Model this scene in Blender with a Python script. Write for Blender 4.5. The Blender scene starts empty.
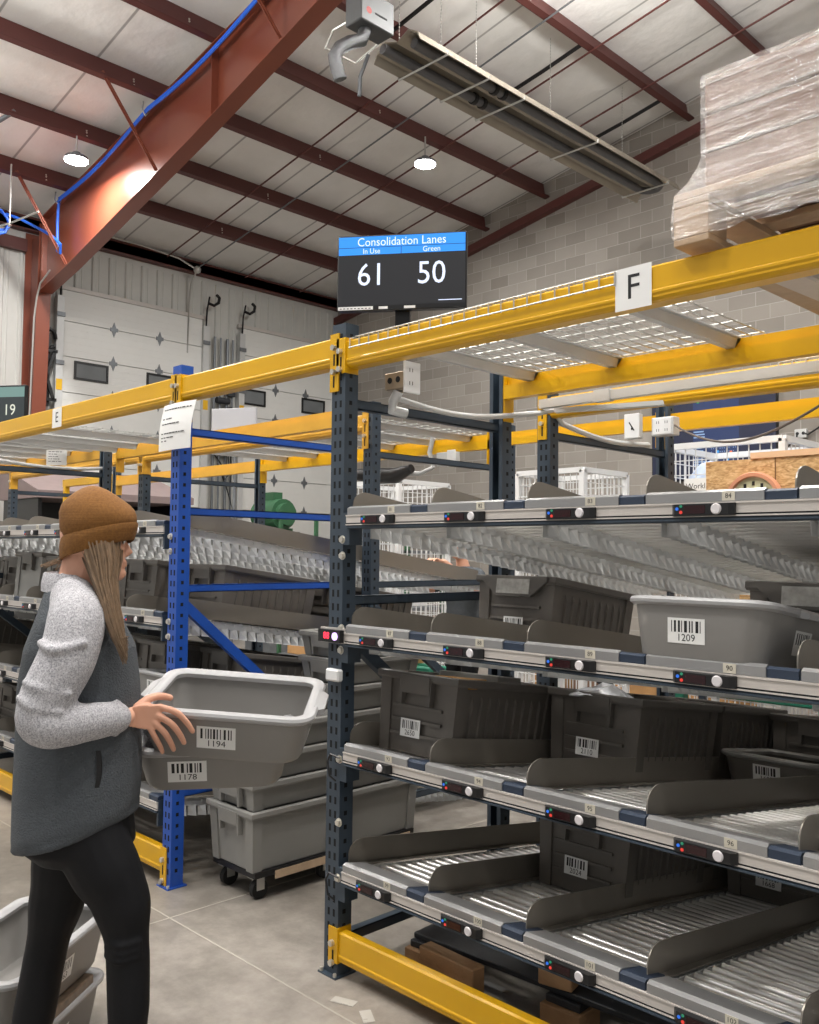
import bpy, bmesh, math, random
from mathutils import Vector, Matrix, Euler
random.seed(7)
D = bpy.data
SC = bpy.context.scene
COL = SC.collection
R_ = math.radians

# ------------------------------------------------------------------ camera
EXPOSURE = 0.42
cam_d = D.cameras.new('camera'); cam = D.objects.new('camera', cam_d); COL.objects.link(cam)
yaw, pitch, roll = R_(-45.306), R_(2.657), R_(0.579)
fw = Vector((math.sin(yaw)*math.cos(pitch), math.cos(yaw)*math.cos(pitch), math.sin(pitch)))
rt = Vector((math.cos(yaw), -math.sin(yaw), 0)); up = rt.cross(fw)
r2 = rt*math.cos(roll) + up*math.sin(roll); u2 = -rt*math.sin(roll) + up*math.cos(roll)
m = Matrix((r2, u2, -fw)).transposed().to_4x4(); m.translation = Vector((0, 0, 1.55))
cam.matrix_world = m
cam_d.sensor_fit = 'VERTICAL'; cam_d.sensor_height = 24.0; cam_d.lens = 898.8/1024*24.0
cam_d.clip_start = 0.05; cam_d.clip_end = 100
SC.camera = cam
SC.view_settings.view_transform = 'Standard'; SC.view_settings.look = 'None'
SC.view_settings.gamma = 1; SC.view_settings.use_curve_mapping = False
SC.view_settings.exposure = EXPOSURE
try:
    SC.cycles.use_denoising = True
    SC.cycles.max_bounces = 8
except Exception:
    pass
# ------------------------------------------------------------------ world + lamps
W = D.worlds.new('world'); SC.world = W; W.use_nodes = True
W.node_tree.nodes['Background'].inputs[0].default_value = (1.0, 0.985, 0.96, 1)
W.node_tree.nodes['Background'].inputs[1].default_value = 0.34
# roof: eave wall at x = XW, rises 2:12 towards +x
XW, YB, EAVE, SLOPE = -14.62, 12.25, 6.70, 0.17
def roof_z(x): return EAVE + SLOPE*(x - XW)          # underside of the purlins
def area(name, loc, size, power, col=(1, .97, .93), rot=(0, 0, 0)):
    l = D.lights.new(name, 'AREA'); l.shape = 'DISK'; l.size = size; l.energy = power; l.color = col
    o = D.objects.new(name, l); COL.objects.link(o); o.location = loc; o.rotation_euler = rot
    return o
# high bay lamps of the hall that hang outside the picture (the two in view carry their own)
for (x, y, p) in ((-3.7, -0.6, 150), (-1.2, 1.2, 150), (1.2, -1.2, 150), (-7.0, -2.2, 150), (-1.0, 5.0, 150), (3.4, 3.4, 150), (-4.4, 7.6, 150),
                  (-7.6, 2.0, 150), (-11.8, -1.0, 90)):
    area('high_bay_lamp', (x, y, roof_z(x) - 0.45), 0.6, p)
for (x, y, p) in ((-4.4, 7.6, 170), (-7.6, 1.4, 210), (-3.7, -0.6, 160), (-1.0, 5.0, 160), (-11.4, 0.6, 160), (1.2, 1.2, 120)):   # added unseen uplights that brighten the ceiling
    area('added_ceiling_uplight', (x, y, roof_z(x) - 1.3), 0.9, p, rot=(math.pi, 0, 0))

# ------------------------------------------------------------------ materials
def srgb(r, g, b):
    f = lambda c: (c/255/12.92) if c/255 <= .04045 else ((c/255+.055)/1.055)**2.4
    return (f(r), f(g), f(b), 1)
MATS = {}
def mat(name, col, rough=.5, metal=0.0, var=0.08, vscale=8.0, bump=0.0, bscale=60.0, spec=.5, aniso=None, coat=0):
    if name in MATS: return MATS[name]
    m = D.materials.new(name); m.use_nodes = True; nt = m.node_tree; b = nt.nodes['Principled BSDF']
    c = srgb(*col)
    b.inputs['Roughness'].default_value = rough; b.inputs['Metallic'].default_value = metal
    b.inputs['Specular IOR Level'].default_value = spec
    if coat: b.inputs['Coat Weight'].default_value = coat; b.inputs['Coat Roughness'].default_value = .25
    tc = nt.nodes.new('ShaderNodeTexCoord')
    if var:
        n = nt.nodes.new('ShaderNodeTexNoise'); n.inputs['Scale'].default_value = vscale; n.inputs['Detail'].default_value = 4
        r = nt.nodes.new('ShaderNodeMix'); r.data_type = 'RGBA'
        r.inputs[6].default_value = tuple(max(0, v*(1-var)) for v in c[:3])+(1,)
        r.inputs[7].default_value = tuple(min(1, v*(1+var)) for v in c[:3])+(1,)
        nt.links.new(tc.outputs['Object'], n.inputs['Vector']); nt.links.new(n.outputs['Fac'], r.inputs[0])
        nt.links.new(r.outputs[2], b.inputs['Base Color'])
    else:
        b.inputs['Base Color'].default_value = c
    if bump:
        n2 = nt.nodes.new('ShaderNodeTexNoise'); n2.inputs['Scale'].default_value = bscale; n2.inputs['Detail'].default_value = 3
        bp = nt.nodes.new('ShaderNodeBump'); bp.inputs['Strength'].default_value = bump; bp.inputs['Distance'].default_value = .02
        nt.links.new(tc.outputs['Object'], n2.inputs['Vector']); nt.links.new(n2.outputs['Fac'], bp.inputs['Height'])
        nt.links.new(bp.outputs['Normal'], b.inputs['Normal'])
    MATS[name] = m
    return m
def emit(name, col, strength):
    if name in MATS: return MATS[name]
    m = D.materials.new(name); m.use_nodes = True; b = m.node_tree.nodes['Principled BSDF']
    b.inputs['Base Color'].default_value = (.01, .01, .01, 1)
    b.inputs['Emission Color'].default_value = srgb(*col); b.inputs['Emission Strength'].default_value = strength
    MATS[name] = m
    return m
M_yellow = mat('yellow_paint', (214, 163, 8), .32, var=.05, vscale=3, spec=.5)
M_yellow_old = mat('worn_yellow_paint', (206, 156, 50), .42, var=.16, vscale=6)
M_navy = mat('dark_slate_paint', (54, 66, 78), .42, var=.10, vscale=9)
M_blue = mat('blue_paint', (30, 78, 168), .38, var=.06, vscale=5)
M_slot = mat('slot_shadow', (10, 11, 13), .9, var=0)
M_galv = mat('galvanized_steel', (210, 212, 212), .36, .25, var=.18, vscale=22)
M_zinc = mat('zinc_wire', (196, 196, 192), .35, .7, var=.05)
M_chan = mat('galvanized_channel', (204, 205, 204), .45, .2, var=.08)
M_alu = mat('pale_rail', (200, 194, 188), .4, var=.05)
M_plate = mat('grey_plate', (160, 160, 160), .36, .55, var=.06)
M_cap = mat('navy_cap', (42, 54, 72), .5, var=.05)
M_div = mat('bronze_grey_sheet', (142, 136, 127), .34, .4, var=.12, vscale=3)
M_roll = mat('steel_roller', (236, 235, 232), .30, .75, var=.08, vscale=30)
M_black = mat('black_plastic', (22, 22, 24), .38, var=.05)
M_disp = mat('dark_red_display', (40, 8, 14), .15, var=0)
M_btn = mat('white_button', (222, 218, 220), .35, var=0)
M_ledb = emit('blue_led', (40, 110, 220), .8); M_ledg = emit('green_led', (40, 150, 110), .6); M_ledr = emit('red_led', (225, 60, 50), .8)
M_digit = emit('lit_red_digits', (255, 40, 60), 4.0); M_btnlit = emit('lit_lilac_button', (225, 190, 255), 1.6)
M_tub = mat('grey_tub_plastic', (138, 136, 133), .42, var=.04, vscale=4, spec=.4)
M_tubrim = mat('highlight_tub_rim', (166, 166, 167), .36, var=.03, spec=.4)  # same plastic as the tub, rim highlights put into a paler colour
M_tote = mat('dark_grey_tote', (102, 97, 91), .42, var=.10, vscale=7)
M_toterim = mat('dark_tote_rim', (96, 92, 87), .34, var=.10, vscale=12)
M_stack = mat('mid_grey_tote', (136, 135, 131), .45, var=.06, vscale=4)
M_paper = mat('white_paper', (232, 232, 230), .7, var=.02)
M_ink = mat('black_ink', (24, 24, 26), .7, var=0)
M_tag = mat('beige_tag', (208, 202, 186), .6, var=0)
M_card = mat('cardboard', (190, 145, 95), .8, var=.10, vscale=10)
M_card2 = mat('brown_carton', (134, 104, 84), .75, var=.08, vscale=10)
M_wood = mat('pallet_wood', (190, 164, 136), .75, var=.22, vscale=14, bump=.15, bscale=40)
M_wood2 = mat('old_block_wood', (178, 140, 102), .8, var=.25, vscale=16, bump=.2)
M_osb = None
M_rust = mat('red_oxide_purlin', (92, 50, 46), .5, var=.10, vscale=3)
M_girder = mat('red_oxide_girder', (126, 66, 48), .30, var=.10, vscale=1.2, spec=.7)
M_tube = mat('heater_tube', (104, 104, 106), .42, .5, var=.15)
M_reflect = mat('heater_reflector', (168, 160, 146), .34, .6, var=.10, vscale=3)
M_heat = mat('heater_casing', (92, 94, 95), .45, .4, var=.08)
M_duct = mat('foil_duct', (116, 118, 120), .25, .9, var=.2, vscale=40, bump=.6, bscale=90)
M_door = mat('white_door', (226, 226, 222), .45, var=.03)
M_white = mat('white_paint', (225, 226, 226), .45, var=.03)
M_grey = mat('steel_grey', (120, 124, 128), .45, .4, var=.1)
M_bolt = mat('bolt_zinc', (210, 206, 196), .3, .7, var=.1)
M_cable = mat('blue_cable', (40, 104, 220), .45, var=.06)
M_green = mat('green_strap', (40, 130, 104), .5, var=.1)
M_greenm = mat('green_machine', (52, 96, 66), .45, var=.1)
M_skin = mat('skin', (222, 168, 142), .5, var=.06, vscale=30)
M_dcloth = mat('charcoal_fleece', (78, 83, 88), .95, var=.18, vscale=70, bump=.5, bscale=220)
M_lcloth = None
M_legs = mat('black_leggings', (13, 14, 18), .7, spec=.3, var=.1, vscale=12)
M_shoe = mat('dark_shoe', (40, 40, 44), .6, var=.1)
M_hair = mat('dark_blonde_hair', (124, 102, 80), .42, var=.5, vscale=55)
M_rubber = mat('black_rubber', (18, 18, 18), .6, var=0)
M_bluefab = mat('blue_white_bags', (190, 205, 230), .6, var=.2, vscale=18)
M_bluep = mat('blue_plastic', (60, 120, 190), .45, var=.1)

def node_mat(name, fn, rough=.6):
    m = D.materials.new(name); m.use_nodes = True; nt = m.node_tree; b = nt.nodes['Principled BSDF']
    b.inputs['Roughness'].default_value = rough
    fn(nt, b); MATS[name] = m
    return m
def N(nt, t, **kw):
    n = nt.nodes.new(t)
    for k, v in kw.items():
        if k in n.inputs: n.inputs[k].default_value = v
        else: setattr(n, k, v)
    return n
def ramp(nt, stops):
    r = nt.nodes.new('ShaderNodeValToRGB'); e = r.color_ramp.elements
    while len(e) < len(stops): e.new(.5)
    for i, (p, c) in enumerate(stops): e[i].position = p; e[i].color = c
    return r
def f_floor(nt, b):
    tc = N(nt, 'ShaderNodeTexCoord'); L = nt.links.new
    n1 = N(nt, 'ShaderNodeTexNoise', Scale=.9, Detail=8, Roughness=.65); n2 = N(nt, 'ShaderNodeTexNoise', Scale=9, Detail=6, Roughness=.7)
    L(tc.outputs['Object'], n1.inputs['Vector']); L(tc.outputs['Object'], n2.inputs['Vector'])
    mx = N(nt, 'ShaderNodeMath', operation='MULTIPLY_ADD'); mx.inputs[1].default_value = .45
    L(n2.outputs['Fac'], mx.inputs[0]); L(n1.outputs['Fac'], mx.inputs[2])
    r = ramp(nt, [(.45, srgb(82, 77, 70)), (.72, srgb(130, 124, 116)), (.95, srgb(166, 159, 151))])
    L(mx.outputs[0], r.inputs[0]); L(r.outputs[0], b.inputs['Base Color'])
    rr = N(nt, 'ShaderNodeMapRange'); rr.inputs[3].default_value = .22; rr.inputs[4].default_value = .5
    L(n1.outputs['Fac'], rr.inputs[0]); L(rr.outputs[0], b.inputs['Roughness'])
M_floor = node_mat('worn_concrete', f_floor)
def f_block(nt, b):
    tc = N(nt, 'ShaderNodeTexCoord'); L = nt.links.new
    mp = N(nt, 'ShaderNodeMapping'); mp.inputs['Rotation'].default_value = (R_(90), 0, 0)
    L(tc.outputs['Object'], mp.inputs[0])
    br = N(nt, 'ShaderNodeTexBrick'); br.offset = .5
    for k, v in (('Scale', 1.0), ('Mortar Size', .006), ('Mortar Smooth', .3), ('Bias', 0.0), ('Brick Width', .4064), ('Row Height', .2032)): br.inputs[k].default_value = v
    br.inputs['Color1'].default_value = srgb(140, 134, 126); br.inputs['Color2'].default_value = srgb(162, 156, 148); br.inputs['Mortar'].default_value = srgb(176, 171, 164)
    L(mp.outputs[0], br.inputs['Vector'])
    n = N(nt, 'ShaderNodeTexNoise', Scale=1.3, Detail=6); L(tc.outputs['Object'], n.inputs['Vector'])
    mx = N(nt, 'ShaderNodeMix', data_type='RGBA', blend_type='MULTIPLY'); mx.inputs[0].default_value = .35
    rr = ramp(nt, [(.3, (.72, .72, .72, 1)), (.7, (1, 1, 1, 1))]); L(n.outputs['Fac'], rr.inputs[0])
    L(br.outputs['Color'], mx.inputs[6]); L(rr.outputs[0], mx.inputs[7]); L(mx.outputs[2], b.inputs['Base Color'])
    bp = N(nt, 'ShaderNodeBump'); bp.inputs['Strength'].default_value = .4; bp.inputs['Distance'].default_value = .01; bp.invert = True
    L(br.outputs['Fac'], bp.inputs['Height']); L(bp.outputs[0], b.inputs['Normal'])
M_block = node_mat('concrete_block', f_block, .85)
def f_ceil(nt, b):
    tc = N(nt, 'ShaderNodeTexCoord'); L = nt.links.new
    sp = N(nt, 'ShaderNodeSeparateXYZ'); L(tc.outputs['Object'], sp.inputs[0])
    # facing seams: lines running up the slope, every 1.22 m along y
    md = N(nt, 'ShaderNodeMath', operation='PINGPONG'); md.inputs[1].default_value = .61; L(sp.outputs['Y'], md.inputs[0])
    cr = ramp(nt, [(0.0, (.45, .45, .45, 1)), (.014, (.55, .55, .55, 1)), (.02, (1, 1, 1, 1))]); L(md.outputs[0], cr.inputs[0])
    n = N(nt, 'ShaderNodeTexNoise', Scale=1.1, Detail=5); L(tc.outputs['Object'], n.inputs['Vector'])
    c = ramp(nt, [(.3, srgb(228, 227, 223)), (.7, srgb(242, 241, 238))]); L(n.outputs['Fac'], c.inputs[0])
    mx = N(nt, 'ShaderNodeMix', data_type='RGBA', blend_type='MULTIPLY'); mx.inputs[0].default_value = 1
    L(c.outputs[0], mx.inputs[6]); L(cr.outputs[0], mx.inputs[7]); L(mx.outputs[2], b.inputs['Base Color'])
    n2 = N(nt, 'ShaderNodeTexNoise', Scale=2.2, Detail=4); L(tc.outputs['Object'], n2.inputs['Vector'])
    bp = N(nt, 'ShaderNodeBump'); bp.inputs['Strength'].default_value = .25; bp.inputs['Distance'].default_value = .15
    L(n2.outputs['Fac'], bp.inputs['Height']); L(bp.outputs[0], b.inputs['Normal'])
M_ceil = node_mat('white_insulation_facing', f_ceil, .55)
def f_osb(nt, b):
    tc = N(nt, 'ShaderNodeTexCoord'); L = nt.links.new
    mp = N(nt, 'ShaderNodeMapping'); mp.inputs['Scale'].default_value = (18, 18, 50); L(tc.outputs['Object'], mp.inputs[0])
    v = N(nt, 'ShaderNodeTexNoise', Scale=1.0, Detail=5, Distortion=1.5); L(mp.outputs[0], v.inputs['Vector'])
    r = ramp(nt, [(.3, srgb(160, 116, 70)), (.5, srgb(205, 165, 112)), (.7, srgb(228, 196, 150))]); L(v.outputs['Fac'], r.inputs[0])
    L(r.outputs[0], b.inputs['Base Color'])
M_osb = node_mat('strand_board', f_osb, .7)
def f_heather(nt, b):
    tc = N(nt, 'ShaderNodeTexCoord'); L = nt.links.new
    n = N(nt, 'ShaderNodeTexNoise', Scale=240, Detail=5, Roughness=.8); L(tc.outputs['Object'], n.inputs['Vector'])
    r = ramp(nt, [(.36, srgb(120, 120, 126)), (.52, srgb(184, 183, 187)), (.68, srgb(224, 223, 226))]); L(n.outputs['Fac'], r.inputs[0])
    L(r.outputs[0], b.inputs['Base Color'])
    bp = N(nt, 'ShaderNodeBump'); bp.inputs['Strength'].default_value = .5; bp.inputs['Distance'].default_value = .004
    L(n.outputs['Fac'], bp.inputs['Height']); L(bp.outputs[0], b.inputs['Normal'])
M_lcloth = node_mat('light_heather_fleece', f_heather, .95)
def f_knit(nt, b):
    tc = N(nt, 'ShaderNodeTexCoord'); L = nt.links.new
    n = N(nt, 'ShaderNodeTexNoise', Scale=160, Detail=4, Roughness=.7); L(tc.outputs['Object'], n.inputs['Vector'])
    r = ramp(nt, [(.3, srgb(106, 70, 30)), (.7, srgb(136, 92, 42))]); L(n.outputs['Fac'], r.inputs[0]); L(r.outputs[0], b.inputs['Base Color'])
    mp = N(nt, 'ShaderNodeMapping'); mp.inputs['Scale'].default_value = (1, 1, 260); L(tc.outputs['Object'], mp.inputs[0])
    w = N(nt, 'ShaderNodeTexNoise', Scale=3, Detail=1); L(mp.outputs[0], w.inputs['Vector'])
    bp = N(nt, 'ShaderNodeBump'); bp.inputs['Strength'].default_value = .35; bp.inputs['Distance'].default_value = .004
    L(w.outputs['Fac'], bp.inputs['Height']); L(bp.outputs[0], b.inputs['Normal'])
M_knit = node_mat('mustard_brown_knit', f_knit, .95)
def f_wrap(nt, b):
    # stretch film over cartons: tan cartons seen through glossy, drawn film
    tc = N(nt, 'ShaderNodeTexCoord'); L = nt.links.new
    mp = N(nt, 'ShaderNodeMapping'); mp.inputs['Scale'].default_value = (1.2, 1.2, 26); mp.inputs['Rotation'].default_value = (R_(6), R_(5), 0)
    L(tc.outputs['Object'], mp.inputs[0])
    n = N(nt, 'ShaderNodeTexNoise', Scale=2.2, Detail=5, Roughness=.6); L(mp.outputs[0], n.inputs['Vector'])
    bp = N(nt, 'ShaderNodeBump'); bp.inputs['Strength'].default_value = .55; bp.inputs['Distance'].default_value = .02
    L(n.outputs['Fac'], bp.inputs['Height'])
    g = N(nt, 'ShaderNodeBsdfGlossy', Roughness=.16); g.inputs['Color'].default_value = (.9, .9, .9, 1)
    t = N(nt, 'ShaderNodeBsdfTransparent'); d = N(nt, 'ShaderNodeBsdfDiffuse'); d.inputs['Color'].default_value = srgb(225, 220, 214)
    L(bp.outputs[0], g.inputs['Normal']); L(bp.outputs[0], d.inputs['Normal'])
    m1 = N(nt, 'ShaderNodeMixShader'); L(t.outputs[0], m1.inputs[1]); L(d.outputs[0], m1.inputs[2])
    rr = ramp(nt, [(.48, (.0, .0, .0, 1)), (.66, (.40, .40, .40, 1))]); L(n.outputs['Fac'], rr.inputs[0]); L(rr.outputs[0], m1.inputs[0])
    m2 = N(nt, 'ShaderNodeMixShader'); m2.inputs[0].default_value = .16; L(m1.outputs[0], m2.inputs[1]); L(g.outputs[0], m2.inputs[2])
    L(m2.outputs[0], nt.nodes['Material Output'].inputs['Surface'])
M_wrap = node_mat('stretch_film', f_wrap, .2)

# ------------------------------------------------------------------ mesh builder
class MB:
    def __init__(s): s.v = []; s.f = []; s.m = []; s.mi = 0
    def use(s, i): s.mi = i; return s
    def face(s, idx): s.f.append(tuple(idx)); s.m.append(s.mi)
    def geo(s, vs, fs, M=None):
        b = len(s.v)
        s.v += [tuple(M @ Vector(v)) if M is not None else tuple(v) for v in vs]
        for f in fs: s.face([b+i for i in f])
        return s
    def box(s, lo, hi, M=None):
        x0, y0, z0 = lo; x1, y1, z1 = hi
        vs = [(x0,y0,z0),(x1,y0,z0),(x1,y1,z0),(x0,y1,z0),(x0,y0,z1),(x1,y0,z1),(x1,y1,z1),(x0,y1,z1)]
        return s.geo(vs, [(0,3,2,1),(4,5,6,7),(0,1,5,4),(1,2,6,5),(2,3,7,6),(3,0,4,7)], M)
    def bbox(s, lo, hi, c=.004, M=None):          # box with chamfered edges along z and x
        x0, y0, z0 = lo; x1, y1, z1 = hi
        ring = [(x0+c,y0),(x1-c,y0),(x1,y0+c),(x1,y1-c),(x1-c,y1),(x0+c,y1),(x0,y1-c),(x0,y0+c)]
        ins = [(x0+c,y0+c),(x1-c,y0+c),(x1-c,y0+c),(x1-c,y1-c),(x1-c,y1-c),(x0+c,y1-c),(x0+c,y1-c),(x0+c,y0+c)]
        rings = [[(p[0],p[1],z0) for p in ins],[(p[0],p[1],z0+c) for p in ring],[(p[0],p[1],z1-c) for p in ring],[(p[0],p[1],z1) for p in ins]]
        return s.loft(rings, True, True, M)
    def loft(s, rings, cap0=False, cap1=False, M=None, closed=True):
        n = len(rings[0]); vs = [p for r in rings for p in r]; fs = []
        for k in range(len(rings)-1):
            for i in range(n if closed else n-1):
                j = (i+1) % n
                fs.append((k*n+i, k*n+j, (k+1)*n+j, (k+1)*n+i))
        if cap0: fs.append(tuple(reversed(range(n))))
        if cap1: fs.append(tuple((len(rings)-1)*n+i for i in range(n)))
        return s.geo(vs, fs, M)
    def bar(s, p, q, w, h, upv=(0, 0, 1)):        # rectangular bar from p to q: w across, h along up
        p, q = Vector(p), Vector(q); d = (q-p); L = d.length; d = d/L
        u = Vector(upv); a = d.cross(u)
        if a.length < 1e-5: a = d.cross(Vector((1, 0, 0)))
        a.normalize(); u = a.cross(d)
        M = Matrix((a, d, u)).transposed().to_4x4(); M.translation = p
        return s.box((-w/2, 0, -h/2), (w/2, L, h/2), M)
    def cyl(s, p, q, r, n=12, r1=None, cap=True):
        p, q = Vector(p), Vector(q); d = (q-p).normalized(); a = d.orthogonal().normalized(); b = d.cross(a)
        r1 = r if r1 is None else r1
        ring = lambda c, rr: [tuple(c + a*(rr*math.cos(t*2*math.pi/n)) + b*(rr*math.sin(t*2*math.pi/n))) for t in range(n)]
        return s.loft([ring(p, r), ring(q, r1)], cap, cap)
    def tube(s, pts, r, n=8, cap=True, rs=None):
        pts = [Vector(p) for p in pts]; rings = []
        prev = None
        for i, p in enumerate(pts):
            d = (pts[min(i+1, len(pts)-1)] - pts[max(i-1, 0)]).normalized()
            if prev is None: a = d.orthogonal().normalized()
            else:
                a = prev - d*prev.dot(d)
                a = a.normalized() if a.length > 1e-6 else d.orthogonal().normalized()
            prev = a; b = d.cross(a); rr = rs[i] if rs else r
            rings.append([tuple(p + a*(rr*math.cos(t*2*math.pi/n)) + b*(rr*math.sin(t*2*math.pi/n))) for t in range(n)])
        return s.loft(rings, cap, cap)
    def prism(s, poly, ax, lo, hi, M=None):       # polygon (2 coords) extruded along axis ax
        def P(p, t): return {'x': (t, p[0], p[1]), 'y': (p[0], t, p[1]), 'z': (p[0], p[1], t)}[ax]
        return s.loft([[P(p, lo) for p in poly], [P(p, hi) for p in poly]], True, True, M)
    def ball(s, c, rx, ry=None, rz=None, n=14, k=9, M=None):
        ry = rx if ry is None else ry; rz = rx if rz is None else rz
        rings = []
        for j in range(k+1):
            t = math.pi*(j+.02 if j == 0 else (j-.02 if j == k else j))/k
            rings.append([(c[0]+rx*math.sin(t)*math.cos(i*2*math.pi/n), c[1]+ry*math.sin(t)*math.sin(i*2*math.pi/n), c[2]-rz*math.cos(t)) for i in range(n)])
        return s.loft(rings, True, True, M)
    def mesh(s, name, mats, smooth=False):
        me = D.meshes.new(name); me.from_pydata(s.v, [], s.f)
        for m_ in (mats if isinstance(mats, (list, tuple)) else [mats]): me.materials.append(m_)
        me.polygons.foreach_set('material_index', s.m)
        bm = bmesh.new(); bm.from_mesh(me); bmesh.ops.recalc_face_normals(bm, faces=bm.faces)
        if smooth:
            for f in bm.faces: f.smooth = True
            for e in bm.edges:
                if len(e.link_faces) == 2 and e.calc_face_angle(0) > R_(40): e.smooth = False
        bm.to_mesh(me); bm.free()
        return me
    def build(s, name, mats, parent=None, smooth=False, loc=None, rot=None):
        o = D.objects.new(name, s.mesh(name, mats, smooth)); COL.objects.link(o)
        if parent is not None: o.parent = parent
        if loc: o.location = loc
        if rot: o.rotation_euler = rot
        return o
def tag(o, label, cat, group=None, kind=None):
    o['label'] = label; o['category'] = cat
    if group: o['group'] = group
    if kind: o['kind'] = kind
    return o
def thing(name, label, cat, loc=(0, 0, 0), rot=(0, 0, 0), group=None):
    o = D.objects.new(name, None); COL.objects.link(o); o.location = loc; o.rotation_euler = rot; o.empty_display_size = .1
    return tag(o, label, cat, group)
def struct(o, label=None, cat=None):
    o['kind'] = 'structure'
    if label: o['label'] = label; o['category'] = cat
    return o
def dup(root, label, loc=None, rot=None, group=None):
    r = root.copy(); COL.objects.link(r)
    def rec(a, b):
        for ch in list(a.children):
            c = ch.copy(); COL.objects.link(c); c.parent = b; rec(ch, c)
    rec(root, r)
    if loc is not None: r.location = loc
    if rot is not None: r.rotation_euler = rot
    r['label'] = label
    if group: r['group'] = group
    return r
_TX = {}
def text_geo(s, size):                             # flat lettering in the XY plane, centred on the origin
    if s not in _TX:
        cu = D.curves.new('t', 'FONT'); cu.body = s; cu.size = 1; cu.align_x = 'CENTER'; cu.align_y = 'CENTER'; cu.resolution_u = 3
        o = D.objects.new('t', cu); COL.objects.link(o)
        dg = bpy.context.evaluated_depsgraph_get(); me = D.meshes.new_from_object(o.evaluated_get(dg))
        _TX[s] = ([tuple(v.co) for v in me.vertices], [tuple(p.vertices) for p in me.polygons])
        D.objects.remove(o); D.curves.remove(cu); D.meshes.remove(me)
    vs, fs = _TX[s]
    return [(v[0]*size, v[1]*size, 0) for v in vs], fs
def plane_M(o, x, y):                              # local XY -> given axes, z = x cross y
    x = Vector(x).normalized(); y = Vector(y); y = (y - x*y.dot(x)).normalized(); z = x.cross(y)
    M = Matrix((x, y, z)).transposed().to_4x4(); M.translation = Vector(o)
    return M
def sticker(mb, M, w, h, num, rng):                # white sticker with a bar code over its number; materials 0 paper 1 ink
    mb.use(0).box((-w/2, -h/2, 0), (w/2, h/2, .0006), M)
    mb.use(1); x = -w*.40
    while x < w*.40:
        b = rng.choice((.004, .006, .010, .014))*w/.11
        b = min(b, w*.42-x)
        mb.box((x, -h*.06, .0006), (x+b*.6, h*.40, .0009), M); x += b*.6 + rng.choice((.004, .006, .008))*w/.11
    vs, fs = text_geo(num, h*.40)
    mb.geo([(v[0], v[1]-h*.28, .0010) for v in vs], fs, M)

# ------------------------------------------------------------------ the hall: floor, walls, roof
XE, YS = 4.0, -3.0
struct(MB().box((XW, YS, -.12), (XE, YB, 0)).build('floor', M_floor), 'worn grey polished concrete warehouse floor', 'floor')
# joints sawn in the slab
mbj = MB()
for yy in (2.02, 7.4): mbj.box((XW+.1, yy-.003, 0), (XE, yy+.003, .0012))
for xx in (-3.46, -9.0): mbj.box((xx-.003, YS, 0), (xx+.003, YB, .0012))
struct(mbj.build('trim_1', mat('floor_joint', (176, 170, 160), .8, var=.1)), 'thin pale saw-cut joints in the concrete floor', 'joint')
# block end wall, top follows the roof
zt = lambda x: roof_z(x) + .29
mb = MB(); mb.prism([(XW, 0), (XE, 0), (XE, zt(XE)), (XW, zt(XW))], 'y', YB, YB+.2)
struct(mb.build('wall_back', M_block), 'tall grey concrete block end wall', 'wall')
# sheet metal eave wall with the dock doors
mb = MB(); mb.box((XW-.14, YS, 0), (XW, YB, zt(XW)))
y = YS
while y < YB - .1:
    mb.prism([(XW, y), (XW+.03, y+.02), (XW+.03, y+.06), (XW, y+.08)], 'z', .1, 6.62)
    mb.prism([(XW, y+.13), (XW+.008, y+.14), (XW+.008, y+.15), (XW, y+.16)], 'z', .1, 6.62)
    y += .305
mb.v = [(v[0], v[1], v[2]) for v in mb.v]
struct(mb.build('wall_left', mat('pale_wall_sheet', (200, 200, 195), .5, var=.05)), 'pale ribbed sheet metal wall holding the dock doors', 'wall')
mb = MB(); mb.box((XW, YS, EAVE+.02), (XW+.10, YB, EAVE+.20)); mb.box((XW+.08, YS, EAVE+.02), (XW+.1, YB, EAVE+.24)); mb.box((XW, YS, EAVE+.0), (XW+.14, YB, EAVE+.025))
struct(mb.build('trim_2', M_rust), 'dark red eave strut along the top of the sheet metal wall', 'beam')
# roof facing on top of the purlins
mb = MB()
mb.geo([(XW-.1, YS, zt(XW-.1)), (XE, YS, zt(XE)), (XE, YB+.2, zt(XE)), (XW-.1, YB+.2, zt(XW-.1)), (XW-.1, YS, zt(XW-.1)+.08), (XE, YS, zt(XE)+.08), (XE, YB+.2, zt(XE)+.08), (XW-.1, YB+.2, zt(XW-.1)+.08)],
       [(0, 1, 2, 3), (4, 7, 6, 5), (0, 4, 5, 1), (1, 5, 6, 2), (2, 6, 7, 3), (3, 7, 4, 0)])
struct(mb.build('ceiling', M_ceil), 'white insulation facing of the pitched roof', 'ceiling')
sl = math.atan(SLOPE)
n_p = 0
for k in range(1, 17):
    x = XW + 1.33*k + .15
    z = roof_z(x); mb = MB()
    mb.box((-.004, YS, 0), (.004, YB, .285)); mb.box((-.004, YS, 0), (.09, YB, .006)); mb.box((-.09, YS, .275), (.004, YB, .285)); mb.box((.084, YS, 0), (.09, YB, .028))
    for yb in (6.15, 5.35, 1.0, 8.4):
        for dz in (.06, .09, .14, .17): mb.use(1).cyl((.004, yb, dz), (.014, yb, dz), .012, 6)
    o = mb.build('roof_purlin', [M_rust, M_bolt], loc=(x, 0, z), rot=(0, -sl, 0))
    struct(o); tag(o, 'dark red roof purlin under the white insulation, %s' % ('nearest the dock doors' if k == 1 else 'number %d up the slope counted from the dock doors' % k), 'purlin', 'roof purlins')
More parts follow.
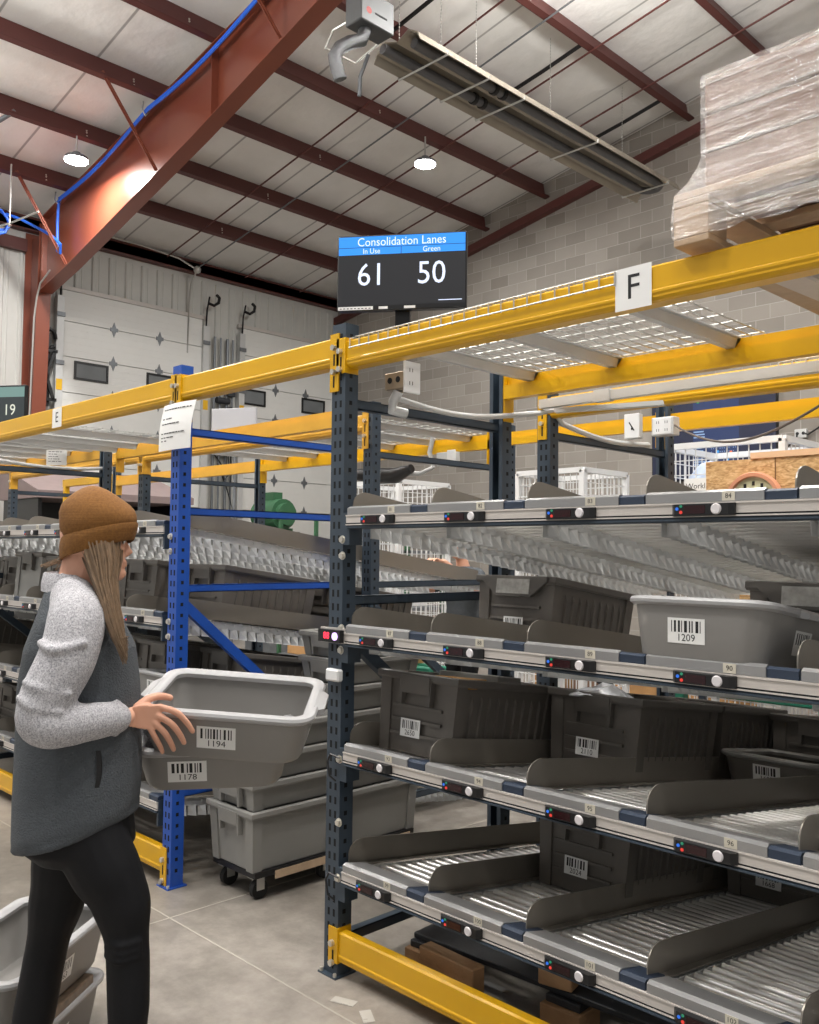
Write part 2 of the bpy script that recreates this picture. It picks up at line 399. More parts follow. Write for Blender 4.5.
# rake angle along the block wall
mb = MB()
for q in (0, 1):
    mb.geo([(XW, YB-.12, roof_z(XW)-.30), (XE, YB-.12, roof_z(XE)-.30), (XE, YB-.0, roof_z(XE)-.30), (XW, YB, roof_z(XW)-.30),
            (XW, YB-.12, roof_z(XW)-.16), (XE, YB-.12, roof_z(XE)-.16), (XE, YB, roof_z(XE)-.16), (XW, YB, roof_z(XW)-.16)],
           [(0, 3, 2, 1), (4, 5, 6, 7), (0, 1, 5, 4), (2, 3, 7, 6), (0, 4, 7, 3), (1, 2, 6, 5)]) if q == 0 else None
struct(mb.build('trim_3', M_rust), 'dark red rake angle climbing along the top of the block wall', 'beam')
# main frame: tapered rafter and column
YG = 5.75
gx = [-14.05, -13.09, -9.54, -7.06, 1.0]; gb = [5.62, 5.80, 6.63, 7.28, 8.95]
g = thing('roof_girder', 'big red-brown tapered steel roof girder with blue cables along it', 'girder', (0, YG, 0)); struct(g)
def gtop(x): return roof_z(x) - .012
mb = MB(); mb.loft([[(x, -.006, b), (x, .006, b), (x, .006, gtop(x)), (x, -.006, gtop(x))] for x, b in zip(gx, gb)], True, True)
mb.build('web', M_girder, g)
mb = MB(); mb.loft([[(x, -.11, b-.012), (x, .11, b-.012), (x, .11, b), (x, -.11, b)] for x, b in zip(gx, gb)], True, True); mb.build('flange', M_girder, g)
mb = MB(); mb.loft([[(x, -.11, gtop(x)-.014), (x, .11, gtop(x)-.014), (x, .11, gtop(x)), (x, -.11, gtop(x))] for x in gx], True, True); mb.build('flange', M_girder, g)
def gbot(x):
    for i in range(4):
        if gx[i] <= x <= gx[i+1]: return gb[i] + (gb[i+1]-gb[i])*(x-gx[i])/(gx[i+1]-gx[i])
    return gb[0]
for x in (-14.0, -9.15, -4.0):
    mb = MB(); mb.box((x-.006, -.1, gbot(x)), (x+.006, -.006, gtop(x)-.01)); mb.box((x-.006, .006, gbot(x)), (x+.006, .1, gtop(x)-.01)); mb.build('stiffener', M_girder, g)
for x in (-13.12, -10.45, -7.8):     # flange braces down from the purlins
    mb = MB(); mb.bar((x, -.85, roof_z(x)+.08), (x, -.08, gbot(x)+.05), .05, .012); mb.bar((x, -.85, roof_z(x)+.08), (x, -.08, gbot(x)+.05), .012, .05); mb.build('flange_brace', M_girder, g)
c = thing('steel_column', 'red-brown steel column at the sheet metal wall under the girder', 'column', (0, YG, 0)); struct(c)
MB().loft([[(XW+.02, -.006, 0), (XW+.02, .006, 0), (XW+.30, .006, 0), (XW+.30, -.006, 0)], [(XW+.02, -.006, 6.6), (XW+.02, .006, 6.6), (-14.05, .006, 6.6), (-14.05, -.006, 6.6)]], True, True).build('web', M_girder, c)
MB().loft([[(XW+.30, -.11, 0), (XW+.30, .11, 0), (XW+.315, .11, 0), (XW+.315, -.11, 0)], [(-14.065, -.11, 6.7), (-14.065, .11, 6.7), (-14.05, .11, 6.7), (-14.05, -.11, 6.7)]], True, True).build('flange', M_girder, c)
MB().box((XW+.005, -.11, 0), (XW+.02, .11, 6.68)).build('flange', M_girder, c)
mb = MB(); mb.box((XW, -.2, 0), (XW+.42, .2, .02)); mb.build('base_plate', M_girder, c)
mb = MB(); mb.tube([(-13.55, -.14, 5.83), (-13.9, -.14, 5.7), (-14.02, -.14, 5.5), (-14.1, -.14, 5.2), (-14.2, -.14, 3.0), (-14.26, -.14, 1.2)], .014)
tag(mb.build('conduit', M_zinc, None, True, (0, YG, 0)), 'thin galvanized conduit running down the red column', 'conduit')
# girts on the column wall, seen left of the column
mb = MB(); mb.box((XW+.03, YS, 6.35), (XW+.12, YG-.12, 6.55))
struct(mb.build('trim_4', M_rust), 'red-brown wall girt left of the column', 'beam')
# blue cables along the girder
mb = MB(); pts = []
for i in range(40):
    x = -13.3 + i*.3; s_ = abs(math.sin((x+13.3)*math.pi/2.66))
    pts.append(Vector((x, YG-.14, gtop(x) - .06 - .10*s_)))
for dx, dz in ((0, 0), (.0, .03), (.02, -.03)): mb.tube([p+Vector((0, -abs(dx), dz)) for p in pts], .016, 6)
bc = tag(mb.build('cable_bundle', M_cable, None, True), 'bright blue cable bundle draped along the girder top', 'cable')
for i in range(1, 5):
    x = -13.3 + i*2.66 - 2.66; mb = MB(); mb.tube([(x, YG-.19, gtop(x)+.05), (x, YG-.20, gtop(x)-.07), (x, YG-.15, gtop(x)-.13), (x, YG-.11, gtop(x)-.07), (x, YG-.11, gtop(x)+.01)], .012, 6)
    mb.build('hook', M_zinc, bc, True)
mb = MB()
mb.tube([(-13.3, YG-.14, gtop(-13.3)-.06), (-13.3, YG-.15, 6.5), (-13.25, YG-.16, 6.05)], .022, 8)
lp = [(-13.25, YG-.16, 6.05), (-13.1, YG-.18, 5.98), (-13.0, YG-.22, 6.08), (-13.15, YG-.28, 6.22), (-13.35, YG-.42, 6.36), (-13.5, YG-.62, 6.48), (-13.6, YG-.80, 6.54)]
mb.tube(lp, .02, 8)
for k in range(6):
    mb.tube([(-13.62+.03*k, YG-1.0+(.26+.02*k)*math.cos(t*.7+k)-.03*k, 6.42+(.17+.015*k)*math.sin(t*.7+k)-.015*k) for t in range(10)], .017, 6)
tag(mb.build('cable_loop', M_cable, None, True), 'coiled blue cable hanging beside the column top', 'cable')
# thin wire hangers left of the girder
for px, lab in (((-12.9, 4.75, 6.2), 'thin hanging support rod left of the girder'),):
    x, yy, z = px; mb = MB(); mb.tube([(x, yy, roof_z(x)+.02), (x, yy, z-.05)], .012, 6); mb.ball((x, yy, z-.06), .03)
    tag(mb.build('hanger_rod', M_zinc, None, True), lab, 'rod')
mb = MB(); mb.tube([(-11.75, 4.35, roof_z(-11.75)+.05), (-12.9, 3.6, 6.6), (-13.3, 3.1, 6.1)], .03, 8)
tag(mb.build('brace_pipe', M_grey, None, True), 'grey slanting pipe brace below the purlins at upper left', 'pipe')
mb = MB(); mb.tube([(-14.2, 4.2, 6.08), (-12.9, 4.75, 6.16), (-12.4, 4.95, 6.25)], .014, 6)
tag(mb.build('cable_rail', M_zinc, None, True), 'thin galvanized rail carrying the coiled blue cable', 'rail')
# sag rods and conduits under the purlins
def slope_rod(y, x0, x1, r, m_, lab, nm, off=.0, cat='rod'):
    mb = MB(); mb.tube([(x0, y, roof_z(x0)+off), ((x0+x1)/2, y, roof_z((x0+x1)/2)+off-.012), (x1, y, roof_z(x1)+off)], r, 6)
    return tag(mb.build(nm, m_, None, True), lab, cat)
slope_rod(7.95, -14.2, -1.0, .014, M_rust, 'thin dark sag rod across the purlins right of the girder', 'sag_rod', -.012)
slope_rod(9.6, -14.2, 0.0, .014, M_rust, 'thin dark sag rod across the purlins behind the ceiling lamp', 'sag_rod', -.012)
slope_rod(10.9, -14.2, 0.5, .014, M_rust, 'thin dark sag rod across the purlins nearest the block wall', 'sag_rod', -.012)
cd = slope_rod(8.62, -14.3, -3.0, .013, M_grey, 'grey conduit crossing the purlins down to the eave', 'conduit', -.03, 'conduit')
mb = MB(); mb.ball((-14.3, 8.62, 6.70), .07); mb.tube([(-14.3, 8.62, 6.70), (-14.46, 8.60, 6.5), (-14.52, 8.6, 6.2), (-14.55, 8.6, 5.2)], .016, 6)
mb.tube([(-14.3, 8.62, 6.70), (-14.4, 8.3, 6.86), (-14.42, 7.6, 6.92), (-14.42, 6.0, 6.93)], .016, 6)
mb.build('junction', M_zinc, cd, True)
slope_rod(9.45, -7.75, -6.45, .028, M_black, 'short black strut between purlins above the heater end', 'strut', .03, 'strut')
slope_rod(11.43, -7.75, -6.45, .028, M_black, 'short black strut between purlins next to the block wall', 'strut', .03, 'strut')
slope_rod(7.3, -7.75, -5.2, .028, M_black, 'short black strut between purlins above the heater tubes', 'strut', .03, 'strut')
# ------------------------------------------------------------------ dock doors
def dock_door(name, y0, y1, lab, wins):
    d = thing(name, lab, 'door', (XW+.03, (y0+y1)/2, 0)); struct(d)
    w = (y1-y0)/2; joints = [0, .55, 1.16, 1.76, 2.36, 2.97, 3.57, 4.17, 4.77, 5.36, 5.88]
    for a, b in zip(joints[:-1], joints[1:]):
        mb = MB(); mb.box((0, -w, a+.006), (.045, w, b-.006))
        for q in range(1, 5):
            zz = a + (b-a)*q/5; mb.box((.045, -w, zz-.004), (.047, w, zz+.004))
        mb.build('panel', M_door, d)
    for zj in joints[1:-1]:
        for yy in (-.28*w*2*.55, .28*w*2*.62):
            mb = MB(); mb.prism([(yy-.05, zj), (yy, zj-.13), (yy+.05, zj), (yy, zj+.13)], 'x', .047, .056); mb.prism([(yy-.07, zj-.03), (yy+.07, zj-.03), (yy+.07, zj+.03), (yy-.07, zj+.03)], 'x', .047, .06)
            mb.build('hinge', M_grey, d)
    for yy in wins:
        yl = yy-(y0+y1)/2; zc = 4.56
        mb = MB(); t = .035; W_, H_ = .30, .155
        for lo, hi in (((-W_, -H_), (W_, -H_+t)), ((-W_, H_-t), (W_, H_)), ((-W_, -H_+t), (-W_+t, H_-t)), ((W_-t, -H_+t), (W_, H_-t))):
            mb.box((.047, yl+lo[0], zc+lo[1]), (.07, yl+hi[0], zc+hi[1]))
        f = mb.build('window_frame', M_black, d)
        MB().box((.047, yl-W_+t, zc-H_+t), (.054, yl+W_-t, zc+H_-t)).build('pane', mat('door_glass', (120, 124, 126), .12, var=.25, vscale=3), f)
    for s in (-1, 1):
        mb = MB(); e = s*(w+.05); mb.box((0, e-.05, 0), (.11, e+.05, 5.75)); mb.box((.11, e-.06, 0), (.125, e+.06, 5.75))
        tr = mb.build('track', M_chan, d)
        mb = MB()
        for zz in (1.0, 2.2, 3.4, 4.6, 5.4): mb.box((.125, e-.07, zz), (.15, e+.07, zz+.07))
        mb.build('bracket', M_grey, tr)
        MB().box((.126, e-.05, 4.18), (.132, e+.05, 4.36)).build('sticker', mat('yellow_sticker', (230, 180, 30), .6, var=0), tr)
        mb = MB(); mb.tube([(.1, e, 5.7), (.12, e, 6.05), (.17, e+.02, 6.3)], .016, 6); mb.tube([(.15, e, 6.18), (.2, e+.1, 6.14), (.24, e+.17, 6.2), (.22, e+.2, 6.3), (.17, e+.17, 6.36)], .03, 6)
        mb.build('hook', M_black, d, True)
    MB().box((0, -w-.1, 5.88), (.06, w+.1, 5.95)).build('header', M_alu, d)
    return d
dock_door('door_1', 6.24, 8.90, 'white sectional dock door with small windows right of the red column', (6.77, 8.09))
dock_door('door_2', 9.80, 12.10, 'white sectional dock door beside the block wall', (10.05, 11.55))
# dock gear fixed between the doors
t = thing('dock_gear', 'dark grey door gear and conduits between the two dock doors', 'machinery', (XW+.04, 9.35, 0))
mb = MB()
for yy, w_ in ((-.18, .05), (-.05, .04), (.1, .06), (.22, .04)): mb.tube([(.05, yy, .2), (.05, yy, 5.6)], w_*.5, 8)
mb.build('conduit', M_grey, t, True)
mb = MB(); mb.box((0, -.2, 3.4), (.2, .22, 3.75)); mb.box((0, -.12, 3.9), (.18, .05, 4.2)); mb.box((0, .08, 4.5), (.14, .24, 4.8)); mb.cyl((.1, -.15, 4.4), (.1, .12, 4.4), .06); mb.build('control_box', mat('dark_gear', (60, 62, 66), .6, .2), t)
mb = MB()
for k in range(4): mb.tube([(.12, -.22+.1*k, 3.4-.2*k), (.2, -.1+.1*k, 3.2-.3*k), (.15, .05+.06*k, 3.0), (.1, .1+.03*k, 4.3)], .012, 6)
mb.build('cable', M_black, t, True)
t = thing('track_lock', 'black scissor bracket beside the left track of the first dock door', 'bracket', (XW+.04, 6.0, 4.5))
mb = MB(); mb.bar((.12, -.15, .3), (.12, .1, -.5), .03, .05); mb.bar((.12, .1, .3), (.12, -.12, -.5), .03, .05); mb.bar((.12, -.2, .3), (.12, .15, .3), .03, .05); mb.bar((.12, -.1, -.5), (.12, .15, -.5), .03, .05); mb.build('arms', M_black, t)
mb = MB(); mb.tube([(.1, .02+.1*math.cos(a*.5), .5+.16*math.sin(a*.5)) for a in range(0, 12)], .035, 6); mb.box((0, -.05, -.6), (.08, .05, .6)); mb.build('spring', M_black, t)
# ------------------------------------------------------------------ tube heater
t = thing('tube_heater', 'long twin-tube radiant heater hung under the roof', 'heater', (-6.44, 0, 6.70))
mb = MB(); ys0, ys1 = 6.12, 11.25
prof = [(-.34, -.07), (-.30, .02), (-.17, .10), (0, .03), (.17, .10), (.30, .02), (.34, -.07), (.335, -.075), (.29, .01), (.17, .085), (0, .018), (-.17, .085), (-.29, .01), (-.335, -.075)]
mb.prism(prof, 'y', ys0, ys1); mb.build('reflector', M_reflect, t)
mb = MB(); tp = [(-.15, ys0-.05, 0), (-.15, ys1-.25, 0)] + [(-.15*math.cos(a*math.pi/8), ys1-.25+.15*math.sin(a*math.pi/8), 0) for a in range(1, 8)] + [(.15, ys1-.25, 0), (.15, ys0+.1, 0)]
mb.tube(tp, .052, 12); mb.build('tube', M_tube, t, True)
mb = MB()
for yy in (7.45, 7.6):
    for s in (-1, 1):
        mb = MB(); mb.cyl((s*.15, yy, 0), (s*.15, yy+.05, 0), .066, 12); mb.build('coupling', M_black, t, True)
for i, yy in enumerate((6.5, 7.15, 7.75, 9.2, 10.9)):
    mb = MB(); mb.tube([(-.36, yy, -.06), (-.36, yy, -.085), (.36, yy, -.085), (.36, yy, -.06)], .012, 6); hg = mb.build('hanger', M_zinc, t, True)
    zt_ = roof_z(-6.44-.3) + .2 - 6.70
    mb = MB(); s = -1 if i % 2 == 0 else -1
    zz = -.06
    while zz < zt_: mb.ball((-.36, yy, zz), .007, .007, .018, 6, 4); zz += .04
    mb.build('chain', M_zinc, hg)
mb = MB(); mb.bbox((-.17, ys0-.54, .02), (.07, ys0-.10, .34), .01); bx = mb.build('burner_box', M_heat, t)
mb = MB(); M = plane_M((.262, ys0-.32, .02), (0, 1, 0), (0, 0, 1)); vs = [(.035*math.cos(a*math.pi/8), .035*math.sin(a*math.pi/8), 0) for a in range(16)]
mb.geo(vs, [tuple(range(16))], plane_M((.0705, ys0-.44, .14), (0, 1, 0), (0, 0, 1))); mb.build('badge', mat('red_badge', (170, 50, 45), .5, var=0), bx)
mb = MB(); mb.box((.0702, ys0-.36, .13), (.0715, ys0-.20, .15)); mb.build('name_plate', M_ink, bx)
mb = MB(); mb.tube([(-.05, ys0-.38, .03), (-.06, ys0-.42, -.10), (-.08, ys0-.55, -.17), (-.10, ys0-.66, -.26), (-.11, ys0-.72, -.37), (-.10, ys0-.70, -.47), (-.09, ys0-.66, -.58)], .066, 14)
mb.build('flue_duct', M_duct, t, True)
mb = MB(); mb.tube([(-.2, ys0-.5, .1), (-.34, ys0-.55, .06), (-.52, ys0-.5, -.03), (-.52, ys0-.1, -.03), (-.2, ys0-.05, .08)], .013, 6); mb.build('gas_pipe', M_zinc, t, True)
mb = MB(); mb.tube([(-.2, ys0-.2, -.1), (-.3, ys0-.22, -.3), (-.31, ys0-.22, -.5)], .02, 6); mb.build('valve', M_grey, t, True)
# ------------------------------------------------------------------ the two lit lamps in the picture
def high_bay(x, y, z, lab, p):
    t = thing('high_bay_light', lab, 'ceiling light', (x, y, z))
    mb = MB(); mb.cyl((0, 0, .03), (0, 0, .075), .165, 24, .15); mb.cyl((0, 0, .075), (0, 0, .14), .07, 16, .05); mb.build('housing', M_grey, t, True)
    MB().cyl((0, 0, .018), (0, 0, .031), .15, 24).build('lens', emit('lamp_lens', (255, 250, 244), 60), t)
    mb = MB(); mb.tube([(0, 0, .13), (0, 0, roof_z(x)-z+.01)], .012, 6); mb.build('stem', M_zinc, t, True)
    l = D.lights.new('lamp_glow', 'AREA'); l.shape = 'DISK'; l.size = .3; l.energy = p; l.color = (1, .98, .95)
    o = D.objects.new('lamp_glow', l); COL.objects.link(o); o.parent = t; o.location = (0, 0, .012)
high_bay(-9.05, 9.2, 7.22, 'bright round high bay lamp above the display screen', 125)
high_bay(-11.75, 5.18, 6.82, 'bright round high bay lamp left of the girder', 115)

# ------------------------------------------------------------------ pallet racking
FY = 2.186                                        # front faces of the front posts
RY0, RY1 = 3.44, 4.60                             # second line of frames behind
def post_mesh(H, cw=.076, dp=.065, flip=False):
    """Roll formed post: front plate at y=0, two side plates, inward lips, slotted all the way up. x 0..cw"""
    mb = MB(); t = .004; s = -1 if flip else 1
    def bx(x0, y0, x1, y1, z0=0, z1=H):
        a, b = sorted((y0*s, y1*s)); mb.box((x0, a, z0), (x1, b, z1))
    bx(0, 0, cw, t); bx(0, t, t, dp); bx(cw-t, t, cw, dp); bx(t, dp-t, .02, dp); bx(cw-.02, dp-t, cw-t, dp)
    mb.use(1); z = .06
    while z < H-.04:
        for xx in (.018, .047):
            a, b = sorted((-.0008*s, .0005*s)); mb.box((xx, a, z), (xx+.011, b, z+.026))
        a, b = sorted((.022*s, .036*s)); mb.box((cw-.0002, a, z+.01), (cw+.0008, b, z+.026)); mb.box((-.0008, a, z+.01), (.0002, b, z+.026))
        z += .051
    return mb
def upright(x, y0, y1, H, m_, lab, braces, diags, group='rack frames', rear_m=None):
    t = thing('rack_frame', lab, 'rack frame', (x, y0, 0), group=group)
    dpt = y1-y0
    post_mesh(H).build('post', [m_, M_slot], t)
    post_mesh(H, flip=True).build('post', [rear_m or m_, M_slot], t, loc=(0, dpt, 0))
    for z in braces:
        mb = MB(); mb.box((.02, .05, z-.018), (.056, dpt-.05, z-.014)); mb.box((.02, .05, z-.018), (.024, dpt-.05, z+.018)); mb.box((.052, .05, z-.018), (.056, dpt-.05, z+.018)); mb.box((.02, .05, z+.014), (.056, dpt-.05, z+.018))
        mb.build('brace', m_, t)
    for (ya, za, yb_, zb_) in diags:
        mb = MB(); mb.bar((.038, ya, za), (.038, yb_, zb_), .036, .045); mb.build('brace', m_, t)
    for yy in (.03, dpt-.03):
        mb = MB(); mb.box((-.012, yy-.05, 0), (.088, yy+.05, .006)); mb.use(1)
        for dx in (.0, .076): mb.cyl((dx, yy-.042, .006), (dx, yy-.042, .018), .007, 6)
        mb.build('base_plate', [m_, M_bolt], t)
    return t
BR = (2.12, 1.72, 1.37, .40); DG = ((.06, 1.30, .95, .52), (.06, .42, .95, .12))
upright(-2.637, FY, 3.18, 2.42, M_navy, 'dark slate rack frame at the left end of the near bay marked F', (2.12, 1.37, .12), ((.06, 1.24, .93, .55),))
upright(-2.613, RY0, RY1, 2.42, M_navy, 'dark slate rack frame in the second line behind the bay marked F', (2.12, 1.37, .12), ((.06, 1.24, 1.0, .55),))
upright(-.046, FY, 3.18, 2.42, M_navy, 'dark slate rack frame at the far right end of the bay marked F', (2.12, 1.37, .12), ())
upright(-.046, RY0, RY1, 2.42, M_navy, 'dark slate rack frame at the right end of the second line behind bay F', (2.12, 1.37, .12), ())
upright(-3.823, FY, 3.27, 2.43, M_blue, 'bright blue rack frame with a paper notice taped to its front post', (2.12, 1.74, 1.375, .42), ((.06, 1.30, .86, .62),))
upright(-3.86, RY0, 4.74, 2.42, M_navy, 'dark slate rack frame in the second line behind the blue frame', (2.12, 1.37, .12), ((.06, 1.24, 1.0, .55),))
upright(-6.51, FY, 3.18, 2.42, M_navy, 'dark slate rack frame at the far end of the bay marked E', (2.12, 1.37, .12), ((.06, 1.24, .93, .55),))
upright(-6.51, RY0, 4.60, 2.46, M_navy, 'dark slate rack frame in the second line at the far end of bay E', (2.12, 1.37, .12), ((.06, 1.24, 1.0, .55),))
upright(-9.16, FY, 3.18, 2.42, M_navy, 'dark slate rack frame two bays beyond the blue frame', (2.12, 1.37, .12), ((.06, 1.24, .93, .55),))
upright(-9.16, RY0, 4.60, 2.46, M_navy, 'dark slate rack frame in the second line two bays beyond the blue frame', (2.12, 1.37, .12), ((.06, 1.24, 1.0, .55),))

def load_beam(x0, x1, y, z0, z1, lab, front=-1, m_=None, conn=(1, 1), group='yellow load beams', drop=.10):
    """Step beam along x. front=-1: face towards -y. Connectors hang on the post faces."""
    m_ = m_ or M_yellow
    t = thing('load_beam', lab, 'rack beam', (x0, y, z0), group=group)
    L = x1-x0; h = z1-z0; f = front
    prof = [(0, .034), (-.003, .030), (-.003, .024), (0, .018), (0, .012), (.006, .004), (.014, 0), (.062, 0), (.062, h-.04), (.036, h-.04), (.036, h), (.006, h), (0, h-.006)]
    prof = [((-p[0] if f > 0 else p[0]), p[1]) for p in prof]
    mb = MB(); mb.prism(prof, 'x', 0, L); mb.build('beam', m_, t)
    for i, xx in enumerate((0, L)):
        if not conn[i]: continue
        s = -1 if i == 0 else 1
        mb = MB(); a, b = sorted((xx, xx+s*.045)); yo = (-.007, -.002) if f < 0 else (.002, .007)
        mb.box((a, yo[0], -drop), (b, yo[1], h+.012))
        c, d_ = sorted((xx, xx-s*.006)); yy0, yy1 = sorted((0, .06 if f < 0 else -.06)); mb.box((c, min(yo[0], yy0), -drop), (d_, max(yy1, yo[1]), h+.012))
        mb.use(1)
        yq = -.008 if f < 0 else .006
        for zz in (h*.2, -drop*.62): mb.box((xx+s*.018-.004, yq, zz-.022), (xx+s*.018+.004, yq+.002, zz+.022))
        cn = mb.build('connector', [m_, M_slot], t)
        mb = MB()
        for zz in (h*.62, -drop*.25):
            q = -.007 if f < 0 else .007; mb.cyl((xx+s*.02, q, zz), (xx+s*.02, q+(-.014 if f < 0 else .014), zz), .012, 6)
        mb.build('bolt', M_bolt, cn)
    return t
BZ0, BZ1 = 2.248, 2.35
fx0, fx1 = -2.561, -.046
load_beam(fx0, fx1, FY, BZ0, BZ1, 'yellow top front beam carrying the paper letter F', conn=(1, 1), drop=.02)
load_beam(fx0, fx1, 3.18, BZ0, BZ1, 'yellow top rear beam behind the beam marked F', 1)
load_beam(fx0, fx1, RY0, 2.198, 2.298, 'yellow front beam of the second line behind bay F', -1)
load_beam(fx0, fx1, RY1, BZ0, BZ1, 'yellow rear beam of the second line behind bay F', 1)
load_beam(fx0, fx1, FY, .052, .166, 'yellow guard beam near the floor at the bottom of bay F', drop=-.0)
load_beam(-3.747, -2.637, FY, 2.262, 2.372, 'yellow cross beam bridging the aisle between blue and dark frames', conn=(1, 1), drop=.10)
load_beam(-3.784, -2.613, 4.60, 2.262, 2.35, 'yellow cross beam bridging the aisle in the second line', 1)
load_beam(-6.434, -3.823, FY, 2.262, 2.377, 'yellow top front beam carrying the paper letter E', drop=.04)
load_beam(-6.434, -3.823, 3.27, 2.25, 2.35, 'worn yellow top rear beam of bay E behind the blue frame', 1, M_yellow_old)
load_beam(-6.434, -3.86, RY0, 2.25, 2.35, 'worn yellow front beam of the second line behind bay E', -1, M_yellow_old)
load_beam(-6.434, -3.86, RY1, 2.25, 2.35, 'yellow rear beam of the second line behind bay E', 1)
load_beam(-6.434, -3.823, FY, .052, .166, 'yellow guard beam near the floor at the bottom of bay E')
for y, f, lab in ((FY, -1, 'front beam of the first line'), (3.18, 1, 'rear beam of the first line'), (RY0, -1, 'front beam of the second line'), (RY1, 1, 'rear beam of the second line')):
    load_beam(-9.084, -6.51, y, 2.25, 2.35, 'worn yellow %s in the bay beyond bay E' % lab, f, M_yellow_old)
load_beam(-9.084, -6.51, FY, .052, .166, 'yellow guard beam near the floor in the bay beyond bay E')
# yellow safety rail standing behind bay E
t = thing('steel_stand', 'bright yellow steel stand behind the beanie', 'stand', (-11.25, 4.95, 0))
mb = MB(); mb.bar((0, 0, 0), (0, 0, 2.36), .06, .06); mb.build('leg', M_yellow, t); mb = MB(); mb.bar((1.25, 0, 0), (1.25, 0, 2.36), .06, .06); mb.build('leg', M_yellow, t)
mb = MB(); mb.box((-.05, -.03, 2.36), (1.3, .03, 2.45)); mb.build('rail', M_yellow, t)
# paper letters on the beams
def sheet(name, lab, o, xd, yd, w, h, txt, size, mats=(None, None), lines=0):
    mb = MB(); M = plane_M(o, xd, yd); mb.box((-w/2, -h/2, 0), (w/2, h/2, .0012), M); mb.use(1)
    if txt:
        vs, fs = text_geo(txt, size); mb.geo([(v[0], v[1], .0018) for v in vs], fs, M)
    rng = random.Random(len(lab))
    for k in range(lines):
        if rng.random() < .3: continue
        zz = h*.40 - k*h*.8/max(1, lines); x = -w*.40
        xe = w*(rng.random()*.5-.1)
        while x < xe:
            q = rng.uniform(.008, .028); mb.box((x, zz-.002, .0012), (min(x+q, xe+.01), zz+.002, .0018), M); x += q+.006
    return tag(mb.build(name, [mats[0] or M_paper, mats[1] or M_ink]), lab, 'paper sign')
sheet('paper_sign', 'white paper square with black letter F on the yellow beam', (-1.327, FY-.0025, 2.299), (1, 0, 0), (0, 0, 1), .115, .120, 'F', .10)
sheet('paper_sign', 'small white paper with black letter E on the far yellow beam', (-5.115, FY-.0025, 2.315), (1, 0, 0), (0, 0, 1), .125, .112, 'E', .085)
# notice taped on the blue post, curling off a little
mb = MB(); rows = []
for k in range(9):
    z = 2.245 - .222*k/8; bend = .015*math.sin(k/8*math.pi) + (.02*(k/8)**2)
    rows.append([(-3.875 + .285*i/8 - .010*k/8, FY-.012-bend-.012*math.sin(i/8*math.pi), z + .0*i) for i in range(9)])
mb.loft(rows, closed=False); mb.loft([[(p[0], p[1]+.001, p[2]) for p in r] for r in rows], closed=False)
nt_ = mb.build('paper_notice', M_paper, None, True); tag(nt_, 'white printed notice taped to the front of the blue post', 'paper notice')
mb = MB(); rng = random.Random(3)
for k, z in enumerate((2.218, 2.173, 2.148, 2.103, 2.083, 2.068)):
    x = -3.85
    while x < -3.85 + (.23, .08, .15, .2, .12, .06)[k]:
        q = rng.uniform(.01, .03); kk = (2.245-z)/.222*8; i = (x+3.875)/.285*8
        bend = .015*math.sin(kk/8*math.pi) + .02*(kk/8)**2 + .012*math.sin(i/8*math.pi)
        mb.box((x, FY-.0145-bend, z-.0022), (x+q, FY-.0125-bend, z+.0022)); x += q+.007
mb.build('printing', M_ink, nt_)

# ------------------------------------------------------------------ wire decks
def wire_deck(x0, x1, y0, y1, z, lab, fall=True, chans=()):
    t = thing('wire_deck', lab, 'wire deck', (x0, y0, z), group='wire decks')
    L, Dp = x1-x0, y1-y0; mb = MB(); r = .0028
    n = int(L/.0515)
    for i in range(n+1):
        x = L*i/n
        pts = [(x, -.006, -.036), (x, -.006, .004), (x, .01, .008), (x, Dp-.01, .008), (x, Dp+.006, .004), (x, Dp+.006, -.03)] if fall else [(x, .02, .008), (x, Dp-.02, .008)]
        mb.tube(pts, r, 5)
    k = int(Dp/.10)
    for j in range(k+1): mb.tube([(0, .02+(Dp-.04)*j/k, .0135), (L, .02+(Dp-.04)*j/k, .0135)], r, 5)
    if fall:
        for yy in (-.0095, Dp+.0095): mb.tube([(0, yy, -.032), (L, yy, -.032)], r, 5)
    mb.build('wire_grid', M_zinc, t)
    for x in chans:
        mb = MB(); a = x-x0; mb.prism([(a-.04, .004), (a-.04, -.002), (a-.022, -.002), (a-.014, -.036), (a+.014, -.036), (a+.022, -.002), (a+.04, -.002), (a+.04, .004), (a+.026, .004), (a+.016, -.03), (a-.016, -.03), (a-.026, .004)], 'y', .04, Dp-.04)
        mb.build('support_channel', M_chan, t)
    return t
zd = BZ1
wire_deck(-2.53, -1.385, FY, 3.18, zd, 'wire deck on top of bay F left of the shrink-wrapped pallet', chans=(-2.42, -2.00, -1.50))
wire_deck(-1.45, -.30, RY0, RY1, 2.298, 'wire deck on the second line behind the shrink-wrapped pallet', chans=(-1.40, -.9, -.4))
wire_deck(-6.40, -5.2, RY0, RY1, zd, 'wire deck on the second line at the far end of bay E', chans=(-6.1, -5.7, -5.3))
wire_deck(-5.1, -3.95, RY0, RY1, zd, 'wire deck on the second line behind the blue frame', chans=(-4.8, -4.4, -4.05))
wire_deck(-6.40, -5.45, FY+.1, 3.18, zd-.03, 'wire deck on top of bay E seen above the beanie', False, chans=(-6.3, -6.0, -5.6))
wire_deck(-9.0, -7.9, FY, 3.18, zd, 'wire deck on the first line two bays beyond the blue frame', chans=(-8.7, -8.3, -8.0))
wire_deck(-7.8, -6.6, FY, 3.18, zd, 'wire deck on the first line just beyond bay E', chans=(-7.5, -7.1, -6.7))

